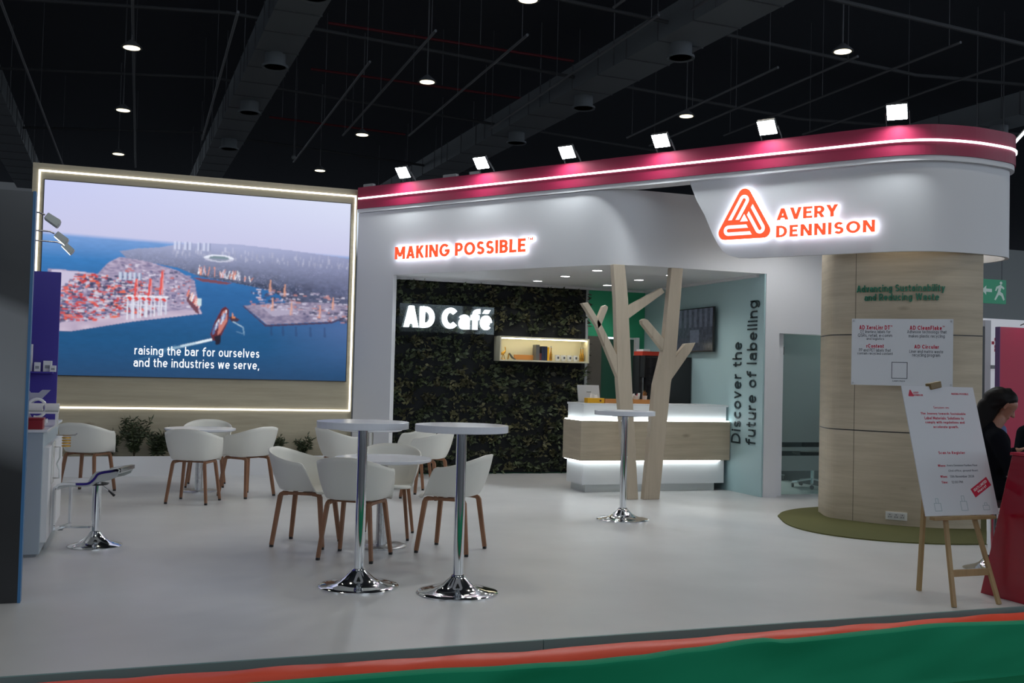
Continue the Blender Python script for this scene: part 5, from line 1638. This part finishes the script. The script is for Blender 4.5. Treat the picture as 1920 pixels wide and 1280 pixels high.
# trunk and neck
b.capsule((-.02, 0, .665), .135, (.02, 0, .80), .115, sq=1.15); b.capsule((.02, 0, .80), .115, (.055, 0, 1.00), .115, sq=1.25)
b.capsule((.05, -.14, 1.045), .055, (.05, .14, 1.045), .055); b.capsule((.06, 0, 1.04), .065, (.125, 0, 1.175), .050)
# head bowed forward: skull, jaw, nose, lips, brow, ears
hx, hz = .155, 1.285
dn = Vector((.86, 0, -.51)); upv = Vector((.51, 0, .86))
def Hd(f, l, u): q = Vector((hx, 0, hz)) + dn * f + upv * u; return (q.x, l, q.z)
b.capsule(Hd(-.025, 0, .02), .088, Hd(.02, 0, .025), .080, sq=.88); b.capsule(Hd(.035, 0, -.02), .062, Hd(.045, 0, -.085), .036, sq=1.0)
b.capsule(Hd(.085, 0, .005), .010, Hd(.112, 0, -.035), .014); b.capsule(Hd(.098, -.012, -.040), .008, Hd(.098, .012, -.040), .008)
b.capsule(Hd(.083, -.022, -.068), .008, Hd(.083, .022, -.068), .008); b.capsule(Hd(.080, -.016, -.079), .008, Hd(.080, .016, -.079), .008)
b.capsule(Hd(.078, -.035, .022), .012, Hd(.078, .035, .022), .012)
b.ball(Hd(.070, 0, -.104), .020)
for s in (-1, 1):
    b.capsule(Hd(-.005, .080 * s, -.03), .010, Hd(-.012, .084 * s, .015), .014)
    b.ball(Hd(.052, .036 * s, -.022), (.022, .02, .022))
    # arms: upper arm, forearm to the podium, hand with five fingers
    sh, el, wr = Vector((.05, .175 * s, 1.03)), Vector((.13, .215 * s, .80)), Vector((.30, .10 * s, .925))
    b.capsule(sh, .052, el, .040); b.capsule(el, .040, wr, .026)
    hd = Vector((.365, .075 * s, .945)); b.capsule(wr, .026, hd, .030, sq=.55)
    for k, (oy, L_) in enumerate(((-.024, .058), (-.008, .068), (.008, .064), (.023, .050))):
        p0 = hd + Vector((.022, oy, .0)); p1 = p0 + Vector((L_ * .55, oy * .25, -.004)); p2 = p1 + Vector((L_ * .40, 0, -.022))
        b.capsule(p0, .0092, p1, .0085, 8, 3); b.capsule(p1, .0085, p2, .007, 8, 3)
    p0 = wr + Vector((.03, -.022 * s, .004)); p1 = p0 + Vector((.028, -.026 * s, -.002)); b.capsule(p0, .0105, p1, .0095, 8, 3); b.capsule(p1, .0095, p1 + Vector((.026, -.006 * s, -.008)), .008, 8, 3)
    # legs: thigh forward, shank down to the footrest, shoe
    hip, kn, an = Vector((.0, .085 * s, .64)), Vector((.40, .105 * s, .62)), Vector((.30, .09 * s, .26))
    b.capsule(hip, .085, kn, .058); b.capsule(kn, .056, an, .036); b.capsule(an, .038, an + Vector((.16, .01 * s, -.045)), .030, sq=.8)
body = b.build('body', SKIN, pr); voxel(body, .0065, 4)
# eyes and brows
for s in (-1, 1):
    MB().ball(Hd(.078, .033 * s, -.010), (.007, .009, .006)).build('eye', BLACK, pr)
# hair: full cap swept back behind the ears to a low bun at the nape
b = MB()
b.capsule(Hd(-.050, 0, .030), .102, Hd(-.004, 0, .052), .086, sq=.93); b.capsule(Hd(.0, 0, .070), .070, Hd(.028, 0, .078), .044, sq=1.1)
for s in (-1, 1):
    b.capsule(Hd(.008, .060 * s, .055), .028, Hd(-.03, .070 * s, .02), .034); b.capsule(Hd(-.035, .064 * s, .0), .034, Hd(-.085, .03 * s, -.06), .040)
b.capsule(Hd(-.085, 0, .0), .080, Hd(-.085, 0, -.070), .066); b.capsule(Hd(-.085, 0, -.070), .066, (-.035, 0, 1.085), .050, sq=1.3)
hair = b.build('hair', HAIR, pr); voxel(hair, .008, 4)
# blazer, blouse, trousers
b = MB()
b.capsule((-.02, 0, .60), .155, (.02, 0, .80), .138, sq=1.15); b.capsule((.02, 0, .80), .138, (.05, 0, 1.00), .128, sq=1.28)
b.capsule((.045, -.15, 1.045), .068, (.045, .15, 1.045), .068); b.capsule((.03, 0, 1.06), .080, (.055, 0, 1.10), .066)
for s in (-1, 1):
    sh, el, wr = Vector((.05, .175 * s, 1.03)), Vector((.13, .215 * s, .80)), Vector((.285, .11 * s, .915))
    b.capsule(sh, .070, el, .055); b.capsule(el, .055, wr, .038)
bl = b.build('blazer', CLOTH, pr); voxel(bl, .010, 5)
b = MB(); b.capsule((.125, 0, .98), .070, (.135, 0, 1.09), .048); bs = b.build('blouse', SHIRT, pr); voxel(bs, .008, 3)
b = MB(); b.capsule((-.03, 0, .655), .150, (.03, 0, .665), .140, sq=1.15)
for s in (-1, 1):
    hip, kn, an = Vector((.0, .085 * s, .645)), Vector((.40, .105 * s, .625)), Vector((.31, .092 * s, .31))
    b.capsule(hip, .100, kn, .072); b.capsule(kn, .070, an, .055)
tr = b.build('trousers', CLOTH, pr); voxel(tr, .010, 4)
for s in (-1, 1):
    b = MB(); an = Vector((.30, .09 * s, .245)); b.capsule(an, .046, an + Vector((.17, .01 * s, -.04)), .038, sq=.8)
    sh = b.build('shoe', BLACK, pr); voxel(sh, .008, 2)

dup(pr, (7.35, 6.75, 0), R(-140), 'second dark clothed visitor cut off at the right edge, only a sleeve showing')
st = [o for o in bpy.data.objects if o.name.startswith('bar_stool') and o.parent is None][-1]
dup(st, (7.35, 6.75, 0), R(-140), 'bar stool of the second visitor at the right edge behind the podium')
t = thing('side_table', 'small round white table between the two seated visitors behind the podium', 'table', (6.56, 6.21, 0))
MB().lathe([(0, .880), (.20, .880), (.205, .885), (.205, .905), (.20, .908), (0, .908)], n=40).build('tabletop', LAMINATE, t)
MB().tube([(0, 0, .02), (0, 0, .88)], .025, 16).build('pole', CHROME, t)
MB().lathe([(0, 0), (.16, 0), (.16, .012), (0, .02)], n=32).build('base', CHROME, t)

# ================================================================== NEIGHBOUR STAND on the left
t = thing('print_panel', 'tall dark panel with a blurred black and grey print at the left edge', 'panel', (-0.62, 6.78, 0))
MB().box(-1.6, -.012, 0, .06, 0, 2.455).build('print', PRINT, t)
MB().box(-.012, .004, -.004, .064, 0, 2.458).build('edge_trim', BLUE, t)
m = MB(); m.box(-1.42, -1.36, 6.84, 10.0, 0, 2.42)
struct('wall_stand', m, PURPLE)
t = thing('purple_panel', 'deep purple partition panel behind the white display counter', 'panel', (-0.9, 9.86, 0))
MB().box(-.455, .228, 0, .05, 0, 2.228).build('board', PURPLE, t)
MB().box(-.16, .20, -.13, 0, 1.338, 1.352).build('ledge', PURPLE, t)
t = thing('printed_disc', 'blue round emblem on the purple panel under the ledge', 'emblem', (-0.97, 9.855, 1.235))
MB().lathe([(0, -.005), (.075, -.005), (.075, 0), (0, 0)], n=36, M=Matrix.Rotation(R(90), 4, 'X')).build('disc', mat('blue_emblem', srgb(30, 90, 160), .4), t)
MB().lathe([(.060, -.007), (.072, -.007), (.072, -.004), (.060, -.004)], n=36, M=Matrix.Rotation(R(90), 4, 'X')).build('ring', mat('pale_blue_ring', srgb(120, 170, 215), .4), t)
# white boxes on the ledge
for (x, y, w_, h_, lab) in ((-.895, 9.80, .055, .235, 'tall slim white box on the purple panel ledge'), (-.825, 9.77, .05, .080, 'small white box on the ledge beside the tall one'), (-.745, 9.79, .07, .095, 'wider white box in the middle of the ledge'), (-.70, 9.755, .05, .055, 'lowest white box at the right end of the ledge')):
    t = thing('white_box', lab, 'box', (x, y, 1.352), 0, 'white boxes on the ledge')
    MB().box(-w_ / 2, w_ / 2, -.025, .025, 0, h_).build('carton', PORCELAIN, t, .002)
    MB().box(-w_ * .3, w_ * .3, -.0256, -.025, h_ * .3, h_ * .6).build('printed_label', GREY, t)
# arm lamps over the stand
def arm_lamp(y, z, lab, tilt, lit):
    t = thing('arm_spotlight', lab, 'lamp', (-1.0, y, z - .02), 0, 'arm spotlights of the neighbouring stand')
    MB().tube([(-.36, 0, -.10), (-.33, 0, .01), (-.25, 0, .025), (.30, 0, .015), (.335, 0, .0)], .006, 8).build('arm', STEEL, t)
    M_ = Matrix.Translation((.39, 0, -.03)) @ Matrix.Rotation(R(tilt), 4, 'Y')
    MB().prism([(-.05, .018), (.045, .026), (.055, .0), (.055, -.03), (-.05, -.03)], -.05, .05, lambda x, yy, d: M_ @ Vector((x, d, yy))).build('head', mat('silver_lamp_head', (.45, .46, .42), .35, .3), t, .004)
    MB().box(-.045, .05, -.045, .045, -.034, -.030, M_).build('lens', mat('lit_lamp_glass', (.8, .8, .75), .3, emit=(.9, .95, .9), es=1.6) if lit else mat('dark_lamp_glass', (.3, .31, .28), .2), t)
arm_lamp(8.00, 2.50, 'highest of the three arm spotlights over the left counter', 35, False)
arm_lamp(8.90, 2.475, 'middle of the three arm spotlights over the left counter', 40, True)
arm_lamp(9.70, 2.48, 'lowest of the three arm spotlights over the left counter', 45, True)
# display counter
t = thing('display_counter', 'pale blue grey display counter with white pegboard end at the left', 'counter', (-0.95, 8.33, 0))
MB().box(-.36, .305, .0, 1.50, 0.02, .915).build('body', BLUEGREY, t, .003)
MB().box(.305, .345, .05, 1.50, 0.10, .80).build('side_board', WHITE, t)
MB().box(-.38, .335, -.02, 1.51, .915, .935).build('top', WHITE_GLOSS, t, .003)
MB().box(-.34, .285, .02, 1.48, 0, .02).build('plinth', GREY, t)
MB().box(.345, .385, 1.30, 1.50, .0, .012).build('foot_plate', GREY, t)
ZC = .935
t = thing('sample_case', 'dark red sample case on the front of the left display counter', 'case', (-0.835, 8.42, ZC))
MB().box(-.24, .18, -.05, .10, 0, .072).build('body', REDBOX, t, .004)
MB().box(-.245, .185, -.055, .105, .072, .084).build('lid', REDBOX, t)
MB().box(.06, .085, -.054, -.05, .034, .050).build('clasp', GOLD, t)
t = thing('sample_rack', 'low white acrylic rack of roll samples behind the dark red case', 'rack', (-0.78, 8.80, ZC))
MB().box(-.30, .20, -.06, .06, .10, .115).build('shelf_board', PORCELAIN, t)
for x in (-.29, .19):
    MB().box(x - .008, x + .008, -.06, .06, 0, .10).build('leg', PORCELAIN, t)
for k, (x, lab) in enumerate(((-.86, 'first white label roll from the left on the acrylic rack'), (-.74, 'middle white label roll on the acrylic rack'), (-.625, 'white label roll at the right end of the acrylic rack'))):
    q = thing('label_roll', lab, 'roll', (x, 8.80, ZC + .115 + .032), 0, 'label rolls on the acrylic rack')
    MB().lathe([(.012, -.05), (.032, -.05), (.032, .05), (.012, .05)], n=20, M=Matrix.Rotation(R(90), 4, 'Y')).build('paper', PORCELAIN, q)
    MB().lathe([(.009, -.052), (.013, -.052), (.013, .052), (.009, .052)], n=16, M=Matrix.Rotation(R(90), 4, 'Y')).build('core', DARKGREY, q)
t = thing('acrylic_stand', 'grey folded acrylic stand with a white ring on the left counter', 'stand', (-0.83, 9.35, ZC))
fz = lambda x, y, d: Vector((x, d, y))
MB().prism([(-.13, .27), (-.02, .27), (.0, .245), (.06, .245), (.085, .27), (.15, .27), (.08, .19), (.03, .17), (-.02, .10), (.04, .0), (-.05, .0)], -.02, .0, fz).build('folded_sheet', mat('grey_acrylic', (.42, .42, .50), .3), t)
MB().tube([(.05 + .07 * math.cos(a * PI / 10), -.03, .12 + .075 * math.sin(a * PI / 10)) for a in range(-6, 11)], .012, 8).build('ring', PORCELAIN, t)
MB().box(-.06, .13, -.06, .06, 0, .03).build('base', PORCELAIN, t)
t = thing('leaflet_stand', 'white tilted leaflet stand with pink print on the left counter', 'stand', (-0.93, 9.05, ZC))
M_ = Matrix.Rotation(R(-20), 4, 'X')
MB().prism([(-.12, 0), (.10, 0), (-.08, .26), (-.12, .26)], -.006, 0, lambda x, y, d: M_ @ Vector((x, d, y))).build('sheet', PORCELAIN, t)
MB().prism([(-.11, .05), (-.05, .05), (-.08, .13), (-.11, .13)], -.008, -.006, lambda x, y, d: M_ @ Vector((x, d, y))).build('print', mat('pink_print', srgb(200, 130, 140), .5), t)
MB().box(-.12, .10, 0, .10, 0, .012).build('base', PORCELAIN, t)
# pegs on the end of the counter with brass rings, a bracket below
t = thing('peg_hook', 'steel peg hook with a stack of brass rings on the counter end', 'hook', (-0.605, 9.05, .83))
MB().tube([(0, 0, .02), (.14, 0, .02), (.155, 0, .035)], .006, 8).build('rod', STEEL, t)
for k in range(4):
    MB().lathe([(.020, -.006), (.034, -.006), (.034, .006), (.020, .006)], (.075, 0, .0 - k * .022), n=20).build('brass_ring', GOLD, t)
t = thing('peg_bracket', 'white pegboard plate with a bent steel bracket on the counter end', 'bracket', (-0.603, 8.75, .60))
MB().box(0, .006, -.10, .10, -.10, .22).build('plate', PORCELAIN, t)
MB().tube([(.006, -.03, .18), (.05, -.03, .18), (.05, -.03, .10), (.03, -.03, .05), (.05, -.03, .0), (.05, -.03, -.06), (.006, -.03, -.06)], .006, 8).build('hook', STEEL, t)

# ================================================================== FRONT: film-wrapped roll and green carpet cloth
g3 = np.random.default_rng(9)
def noise1(x, seed):
    r_ = np.random.default_rng(seed); a = r_.random(200); i = int(math.floor(x)); f_ = x - i; f_ = f_ * f_ * (3 - 2 * f_)
    return a[i % 200] * (1 - f_) + a[(i + 1) % 200] * f_
U0, U1, NU = -1.6, 7.2, 220
def lerp_tab(tab, x):
    if x <= tab[0][0]: return tab[0][1]
    for (a, va), (b_, vb) in zip(tab, tab[1:]):
        if x <= b_:
            q = (x - a) / (b_ - a); q = q * q * (3 - 2 * q)
            return va + (vb - va) * q
    return tab[-1][1]
FILM_TOP = [(-.2, -.012), (.6, -.013), (1.3, -.020), (1.9, -.024), (2.6, -.018), (3.5, -.013), (4.4, -.011), (5.3, -.007)]
def film(u_, v_):
    x = U0 + (U1 - U0) * u_
    q = 2 * v_ - 1
    hgt = lerp_tab(FILM_TOP, x) + .122 + .006 * (noise1(x * 3 + 30, 1) - .5)
    w_ = .010 * (noise1(x * 2.0 + 30, 1) - .5)
    rid = .004 * math.sin(x * 13 + q * 4) * noise1(x * 3 + 40, 2)
    prof = max(0.0, 1 - abs(q) ** 3.0) ** .6
    return Vector((x, 5.075 - .115 * q + w_ * (1 - q * q), -.121 + (hgt + rid) * prof))
b = MB(); b.grid(film, NU, 18)
o = b.build('carpet_roll', ORANGEFILM, None)
tag(o, 'long orange red film covered roll along the platform edge', 'carpet roll')
CREST = [(-.6, .168), (.648, .171), (1.089, .170), (1.563, .162), (1.916, .155), (2.18, .162), (2.455, .180), (2.858, .196), (2.948, .186), (3.477, .193), (3.875, .206), (4.366, .191), (5.5, .195)]
def cloth(u_, v_):
    x = -.6 + 6.4 * u_
    top = lerp_tab(CREST, x) + .006 * (noise1(x * 4 + 10, 3) - .5)
    if v_ < .2:
        q = v_ / .2; y, z = 4.36 - .09 * q, -.118 + (top + .112) * q
    elif v_ < .4:
        q = (v_ - .2) / .2; a = PI * q; y, z = 4.235 + .035 * math.cos(a), top - .006 + .010 * math.sin(a)
    else:
        q = min((v_ - .4) / .44, 1.0)
        fold = .055 * (noise1(x * 1.7 + 50, 5) - .5) + .03 * (noise1(x * 4.2 + q + 20, 6) - .5)
        y = 4.200 + .11 * q + fold * math.sin(PI * min(q * 1.1, 1)) + .02 * (noise1(x * 1.2 + 3 * q, 8) - .5) * q
        z = top - .006 - (top + .110) * q + .012 * (noise1(x * 2.3 + q * 5 + 70, 7) - .5) * math.sin(PI * q)
        if v_ > .84:                                  # the hem spreads forward over the hall floor
            r_ = (v_ - .84) / .16
            y -= .75 * r_; z = -.116 + .012 * noise1(x * 3 + r_ * 4, 9) * math.sin(PI * r_)
    return Vector((x, y, z))
b = MB(); b.grid(cloth, 220, 44)
o = b.build('carpet_cloth', GREENCLOTH, None)
tag(o, 'green cloth draped over a low barrier in the lower right foreground', 'cloth')
b2 = MB(); b2.bar([(-.55 + i * .12, 4.93 + .006 * math.sin(i), -.090) for i in range(14)], .02, .064, (0, 0, 1))
o = b2.build('blue_tape', mat('blue_tape', srgb(50, 130, 200), .35)); tag(o, 'thin blue strip between the orange roll and the green cloth', 'strip')

# ================================================================== HALL roof
m = MB(); m.box(-40, 60, 5, 60, 10.9, 11.0)
struct('ceiling_hall', m, CEIL)
def along_v(name, u_, v0, v1, z, r_, lab, cat, m_=DARKMETAL, group=None, dz=0.0):
    o = MB().tube([(0, v0 - v0, 0), (0, v1 - v0, dz)], r_, 8).build(name, m_); o.location = (u_, v0, z)
    for y in (.3, (v1 - v0) * .5, v1 - v0 - .3): MB().tube([(0, y, 0), (0, y, 10.9 - z)], .007, 5, smooth=False).build('drop_rod', m_, o)
    return tag(o, lab, cat, group)
def duct(u_, w_, h_, v0, v1, z, lab, drums, skew=0.0):
    t = thing('air_duct', lab, 'duct', (u_, v0, z), math.atan2(-skew, v1 - v0) * -1 if False else 0)
    L_ = v1 - v0
    sh = lambda b: b
    M_ = Matrix.Shear('XY', 4, (0, 0)) if False else Matrix.Rotation(math.atan2(-skew, L_), 4, 'Z')
    MB().box(-w_ / 2, w_ / 2, 0, L_, 0, h_, M_).build('casing', DUCT, t)
    n = int(L_ / 1.4)
    for y in np.arange(1.0, L_ - .5, 4.2):
        for x in (-w_ / 2 - .02, w_ / 2 + .02):
            p_ = M_ @ Vector((x, y, 0)); MB().tube([p_, p_ + Vector((0, 0, 10.9 - z))], .012, 5, smooth=False).build('hanger_rod', DARKMETAL, t)
    for k in range(n):
        b = MB(); y = .4 + k * 1.4
        b.box(-w_ / 2 - .016, w_ / 2 + .016, y, y + .03, -.016, h_ + .016, M_)
        b.build('flange', DARKMETAL, t)
    for y in drums:
        d_ = MB().lathe([(.24, 0), (.24, .32), (0, .32)], (0, 0, 0), n=24).build('diffuser', DUCT, t)
        d_.location = M_ @ Vector((0, y - v0, -.30))
        q = MB().lathe([(.24, 0), (.30, -.02), (.30, .03), (.24, .05)], n=24).build('diffuser_ring', DUCT, d_)
    return t
duct(3.0, .95, .6, 12.0, 46.0, 8.6, 'large galvanised air duct running away under the dark roof, left of centre', (19.0, 23.8, 28.4, 33.4), -.9)
duct(11.0, 1.1, .6, 12.0, 46.0, 8.6, 'large galvanised air duct under the dark roof above the crimson beam', (19.4, 24.1, 28.6), -1.4)
duct(-3.9, 1.0, .6, 14.0, 46.0, 8.5, 'large galvanised air duct at the far left edge of the dark roof', (), -.5)
duct(22.5, 1.1, .6, 12.0, 25.9, 8.6, 'large galvanised air duct under the dark roof at the far right', (22.0,), -.6)
for k, (u_, v0, v1, z) in enumerate(((-2.6, 20.5, 37, 8.0), (-.35, 18, 38, 8.3), (1.5, 19.5, 31, 8.0), (4.4, 21.5, 33, 8.0), (5.15, 19, 28.6, 8.0), (6.85, 18.5, 27.8, 8.0), (8.9, 17, 27, 8.2), (12.2, 18, 25, 7.9), (13.4, 17, 26, 8.0), (14.6, 15.5, 24, 8.0), (16.4, 15, 23, 8.0), (8.2, 15.0, 17.5, 8.4), (9.6, 14.0, 17.0, 8.4))):
    along_v('cable_track', u_, v0, v1, z, .028, 'thin grey cable track hanging lengthwise under the dark roof', 'track', group='cable tracks under the roof')
for k, (v_, z) in enumerate(((15.5, 8.9), (19.0, 9.3), (23.5, 9.3), (29.0, 9.3), (36.0, 9.3))):
    o = MB().tube([(-14 + 1.4, 0, -.95), (0, 0, 0), (15, 0, -.75), (26, 0, -.2)], .042, 8).build('roof_purlin', PURLIN)
    o.location = (1.6, v_, z); tag(o, ('nearest', 'second', 'middle', 'fourth', 'farthest')[k] + ' dark pipe purlin crossing under the roof from left to right', 'purlin', 'roof purlins')
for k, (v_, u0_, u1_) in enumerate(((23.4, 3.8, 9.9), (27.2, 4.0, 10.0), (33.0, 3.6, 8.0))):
    o = MB().tube([(0, 0, 0), (u1_ - u0_, 0, -.10)], .035, 8).build('sprinkler_pipe', REDLIT_PIPE); o.location = (u0_, v_, 9.35)
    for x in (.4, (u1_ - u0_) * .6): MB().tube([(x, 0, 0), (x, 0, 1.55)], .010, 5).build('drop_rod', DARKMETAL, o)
    tag(o, ('nearest', 'middle', 'farthest')[k] + ' sprinkler pipe tinted as red-lit, crossing the dark roof right of the left duct', 'pipe', 'sprinkler pipes tinted as red-lit')
def pendant_proto():
    t = thing('pendant_lamp', '', 'lamp', (0, 0, 0), 0, 'warm pendant lamps of the hall')
    MB().lathe([(.0, .16), (.05, .16), (.20, .03), (.215, 0), (.19, .0), (.0, .02)], n=28).build('shade', DARKMETAL, t)
    MB().lathe([(.0, -.004), (.165, -.004), (.165, .006), (.0, .006)], n=28).build('lens', PEND, t)
    MB().tube([(0, 0, .15), (0, 0, 2.88)], .016, 6).build('stem', DARKMETAL, t)
    light('pendant_light', 'SPOT', (0, 0, -.05), P_PENDANT, (1.0, .93, .80), t, (0, 0, 0), spot_size=R(125), spot_blend=.7, shadow_soft_size=.20)
    return t
pn = pendant_proto()
PN = [(-.366, 22.65, 'warm pendant lamp highest at the left, nearest above the video wall'), (-.609, 28.34, 'warm pendant lamp second in the left row above the video wall'), (-.83, 34.34, 'warm pendant lamp lowest in the left row, just over the video wall'),
      (6.201, 16.76, 'warm pendant lamp cut off by the top edge of the picture'), (5.926, 22.48, 'warm pendant lamp in the middle of the dark roof, right of the left duct'), (5.639, 28.32, 'warm pendant lamp below and left of the middle one'), (5.412, 34.07, 'warm pendant lamp far away over the corner of the stand'),
      (12.943, 16.88, 'warm pendant lamp nearest at the upper right'), (12.692, 22.66, 'warm pendant lamp over the right part of the crimson beam'),
      (-.2, 16.9, 'warm pendant lamp above the left part of the stand, out of the picture'), (6.4, 11.1, 'warm pendant lamp straight above the cafe, out of the picture'), (0.0, 11.1, 'warm pendant lamp above the cafe tables, out of the picture'),
      (6.6, 5.4, 'warm pendant lamp above the front of the stand on the right, out of the picture'), (.2, 5.4, 'warm pendant lamp above the front of the stand on the left, out of the picture'),
      (13.1, 11.1, 'warm pendant lamp right of the stand, out of the picture'), (6.8, -.3, 'warm pendant lamp behind the viewer on the right, out of the picture'), (.4, -.3, 'warm pendant lamp behind the viewer on the left, out of the picture')]
for k, (x, y, lab) in enumerate(PN):
    if k == 0: pn.location = (x, y, 8.0); pn['label'] = lab
    else: dup(pn, (x, y, 8.0), 0, lab)
o = MB().tube([(0, 0, .7), (0, 0, -2.3)], .012, 6).build('hanging_sensor', DARKMETAL)
d_ = MB().ball((0, 0, -2.36), .07).build('sensor_head', GREY, o); o.location = (4.2, 31.5, 10.2)
tag(o, 'small grey sensor hanging on a rod left of the far pendant lamp', 'sensor')
t = thing('light_tube', 'bright white light tube cut off at the upper right edge', 'lamp', (12.36, 12.0, 5.125), 0)
d3 = Vector((.218, 0, .21)).normalized()
MB().tube([Vector((0, 0, 0)), d3 * 1.6], .020, 10).build('tube', LEDC, t)
MB().bar([Vector((0, .03, 0)), d3 * 1.6 + Vector((0, .03, 0))], .03, .04).build('housing', GREY, t)
MB().tube([d3 * .8 + Vector((0, .03, 0)), d3 * .8 + Vector((0, .03, 5.2))], .008, 6).build('stem', DARKMETAL, t)

# ================================================================== far right background
m = MB(); m.box(13.2, 45, 26.0, 26.3, -.1, 5.9); struct('wall_hall', m, HALLWALL)
t = thing('exit_sign', 'green exit sign with running figure hanging right of the oak column', 'sign', (20.0, 20.0, 3.49))
MB().box(-.75, .36, .0, .06, 0, .60).build('panel', EXITGREEN, t)
fe = lambda x, y, d: Vector((x, -d, y))
EX = [[(.02, .08), (.12, .22), (.20, .20), (.27, .08), (.31, .11), (.25, .26), (.17, .30), (.20, .40), (.28, .36), (.30, .40), (.18, .48), (.04, .42), (.0, .32), (.04, .31), (.08, .38), (.11, .38), (.08, .28), (-.02, .10)]]
for p in EX: MB().prism(p, .001, .006, fe).build('running_figure', EXITWHITE, t)
MB().prism([(.19 + .04 * math.cos(a * PI / 8), .52 + .04 * math.sin(a * PI / 8)) for a in range(16)], .001, .006, fe).build('running_figure_head', EXITWHITE, t)
MB().prism([(-.10, .28), (-.28, .28), (-.28, .20), (-.42, .32), (-.28, .44), (-.28, .36), (-.10, .36)], .001, .006, fe).build('arrow', EXITWHITE, t)
MB().prism([(-.70, .10), (-.50, .10), (-.50, .50), (-.70, .50)], .001, .006, fe).build('door_mark', EXITWHITE, t)
for x in (-.6, .25): MB().tube([(x, .03, .6), (x, .03, 7.41)], .012, 6).build('stem', DARKMETAL, t)
t = thing('crimson_wall_panel', 'tall crimson stand wall beyond the oak column at the right edge', 'panel', (16.14, 16.0, -.1))
MB().box(0, 1.6, 0, .10, 0, 2.72).build('board', mat('crimson_wall', srgb(215, 38, 82), .45), t)
MB().box(-.012, 0.0, -.01, .11, 0, 2.72).build('edge', mat('purple_edge', srgb(110, 60, 130), .4), t)
MB().box(.0, 1.6, -.02, 0, 0, .22).build('skirting', WHITE, t)
t = thing('white_stand', 'white lit stand frame with a dark screen seen right of the oak column', 'stand', (16.48, 18.0, -.1))
MB().box(1.25, 1.42, .0, .10, 0, 3.0).build('post', WHITE, t)
MB().box(1.0, 3.2, .1, .16, 0, 3.05).build('wall_board', mat('lit_white_wall', (.8, .8, .82), .5, emit=(.9, .92, 1.0), es=.22), t)
MB().box(.6, 1.42, -.02, .0, .75, .95).build('counter_edge', GREY, t)
MB().box(.8, 1.24, .0, .08, .95, 2.86).build('dark_screen', BLACK, t)
MB().box(1.42, 2.2, -.01, .0, 1.92, 2.0).build('rail', GREY, t)
for x, z in ((1.62, 2.55), (1.54, 2.47), (1.62, 2.39), (1.62, 2.31)):
    MB().box(x, x + .07, .09, .1, z, z + .07).build('red_square', REDTXT, t)
t = thing('far_spotlight', 'small bright white spotlight above the crimson stand wall', 'lamp', (16.62, 15.6, 2.72), 0)
MB().box(-.10, .10, -.03, .03, 0, .05).build('lens', mat('far_lamp', (.9, .9, .9), .4, emit=(.9, .95, 1), es=5.0), t)
MB().box(-.11, .11, -.02, .10, .05, .08).build('housing', GREY, t)
MB().tube([(.05, .05, .06), (.05, .40, -.05)], .012, 6).build('arm', GREY, t)
t = thing('tablet_display', 'white upright tablet display at the right edge behind the podium', 'display', (8.80, 7.90, 0))
MB().box(-.30, .30, -.02, .02, .75, 1.40).build('screen', mat('white_lit_screen', (.5, .6, .65), .3, emit=(.75, .85, .9), es=.35), t)
MB().tube([(0, .03, 0), (0, .03, .9)], .03, 10).build('stand', GREY, t)
MB().lathe([(0, 0), (.2, 0), (.2, .015), (0, .02)], n=24).build('base', GREY, t)

# office chairs and table behind the glass
def office_chair(x, y, a, lab):
    t = thing('office_chair', lab, 'chair', (x, y, 0), a, 'office chairs behind the glass')
    MB().box(-.23, .23, -.22, .22, .44, .50).build('seat', BLACK, t, .02)
    MB().box(-.22, .22, .20, .25, .55, 1.0).build('backrest', BLACK, t, .02)
    MB().tube([(0, 0, .10), (0, 0, .44)], .025, 10).build('gas_lift', CHROME, t)
    for k in range(5):
        q = k * 2 * PI / 5
        lg = MB().bar([(0, 0, .12), (.27 * math.cos(q), .27 * math.sin(q), .075)], .035, .022).build('leg', CHROME, t)
        MB().lathe([(0, -.012), (.028, -.012), (.028, .012), (0, .012)], n=14, M=Matrix.Translation((.27 * math.cos(q), .27 * math.sin(q), .029)) @ Matrix.Rotation(q + R(90), 4, 'Z') @ Matrix.Rotation(R(90), 4, 'X')).build('castor', BLACK, lg)
office_chair(8.62, 11.75, 2.8, 'office chair with castors nearest behind the glass panel')
office_chair(8.55, 12.75, 2.2, 'office chair farther back behind the glass panel')
t = thing('meeting_table', 'dark meeting table behind the frosted glass panel', 'table', (9.25, 12.5, 0))
MB().box(-.45, .5, -.9, .9, .70, .74).build('tabletop', mat('dark_table', (.10, .10, .11), .4), t)
for x in (-.38, .42): MB().box(x - .03, x + .03, -.7, .7, 0, .70).build('leg', DARKGREY, t)
t = thing('room_lamp', 'ceiling panel lamp inside the glass meeting room', 'lamp', (8.9, 12.6, 2.99), 0)
MB().box(-.3, .3, -.3, .3, -.02, .0).build('lens', mat('room_lamp_lens', (.9, .9, .9), .4, emit=(.9, 1, .97), es=4.0), t)
light('room_light', 'AREA', (0, 0, -.03), 26.0, (.9, 1.0, .96), t, (0, 0, 0), shape='SQUARE', size=.6)
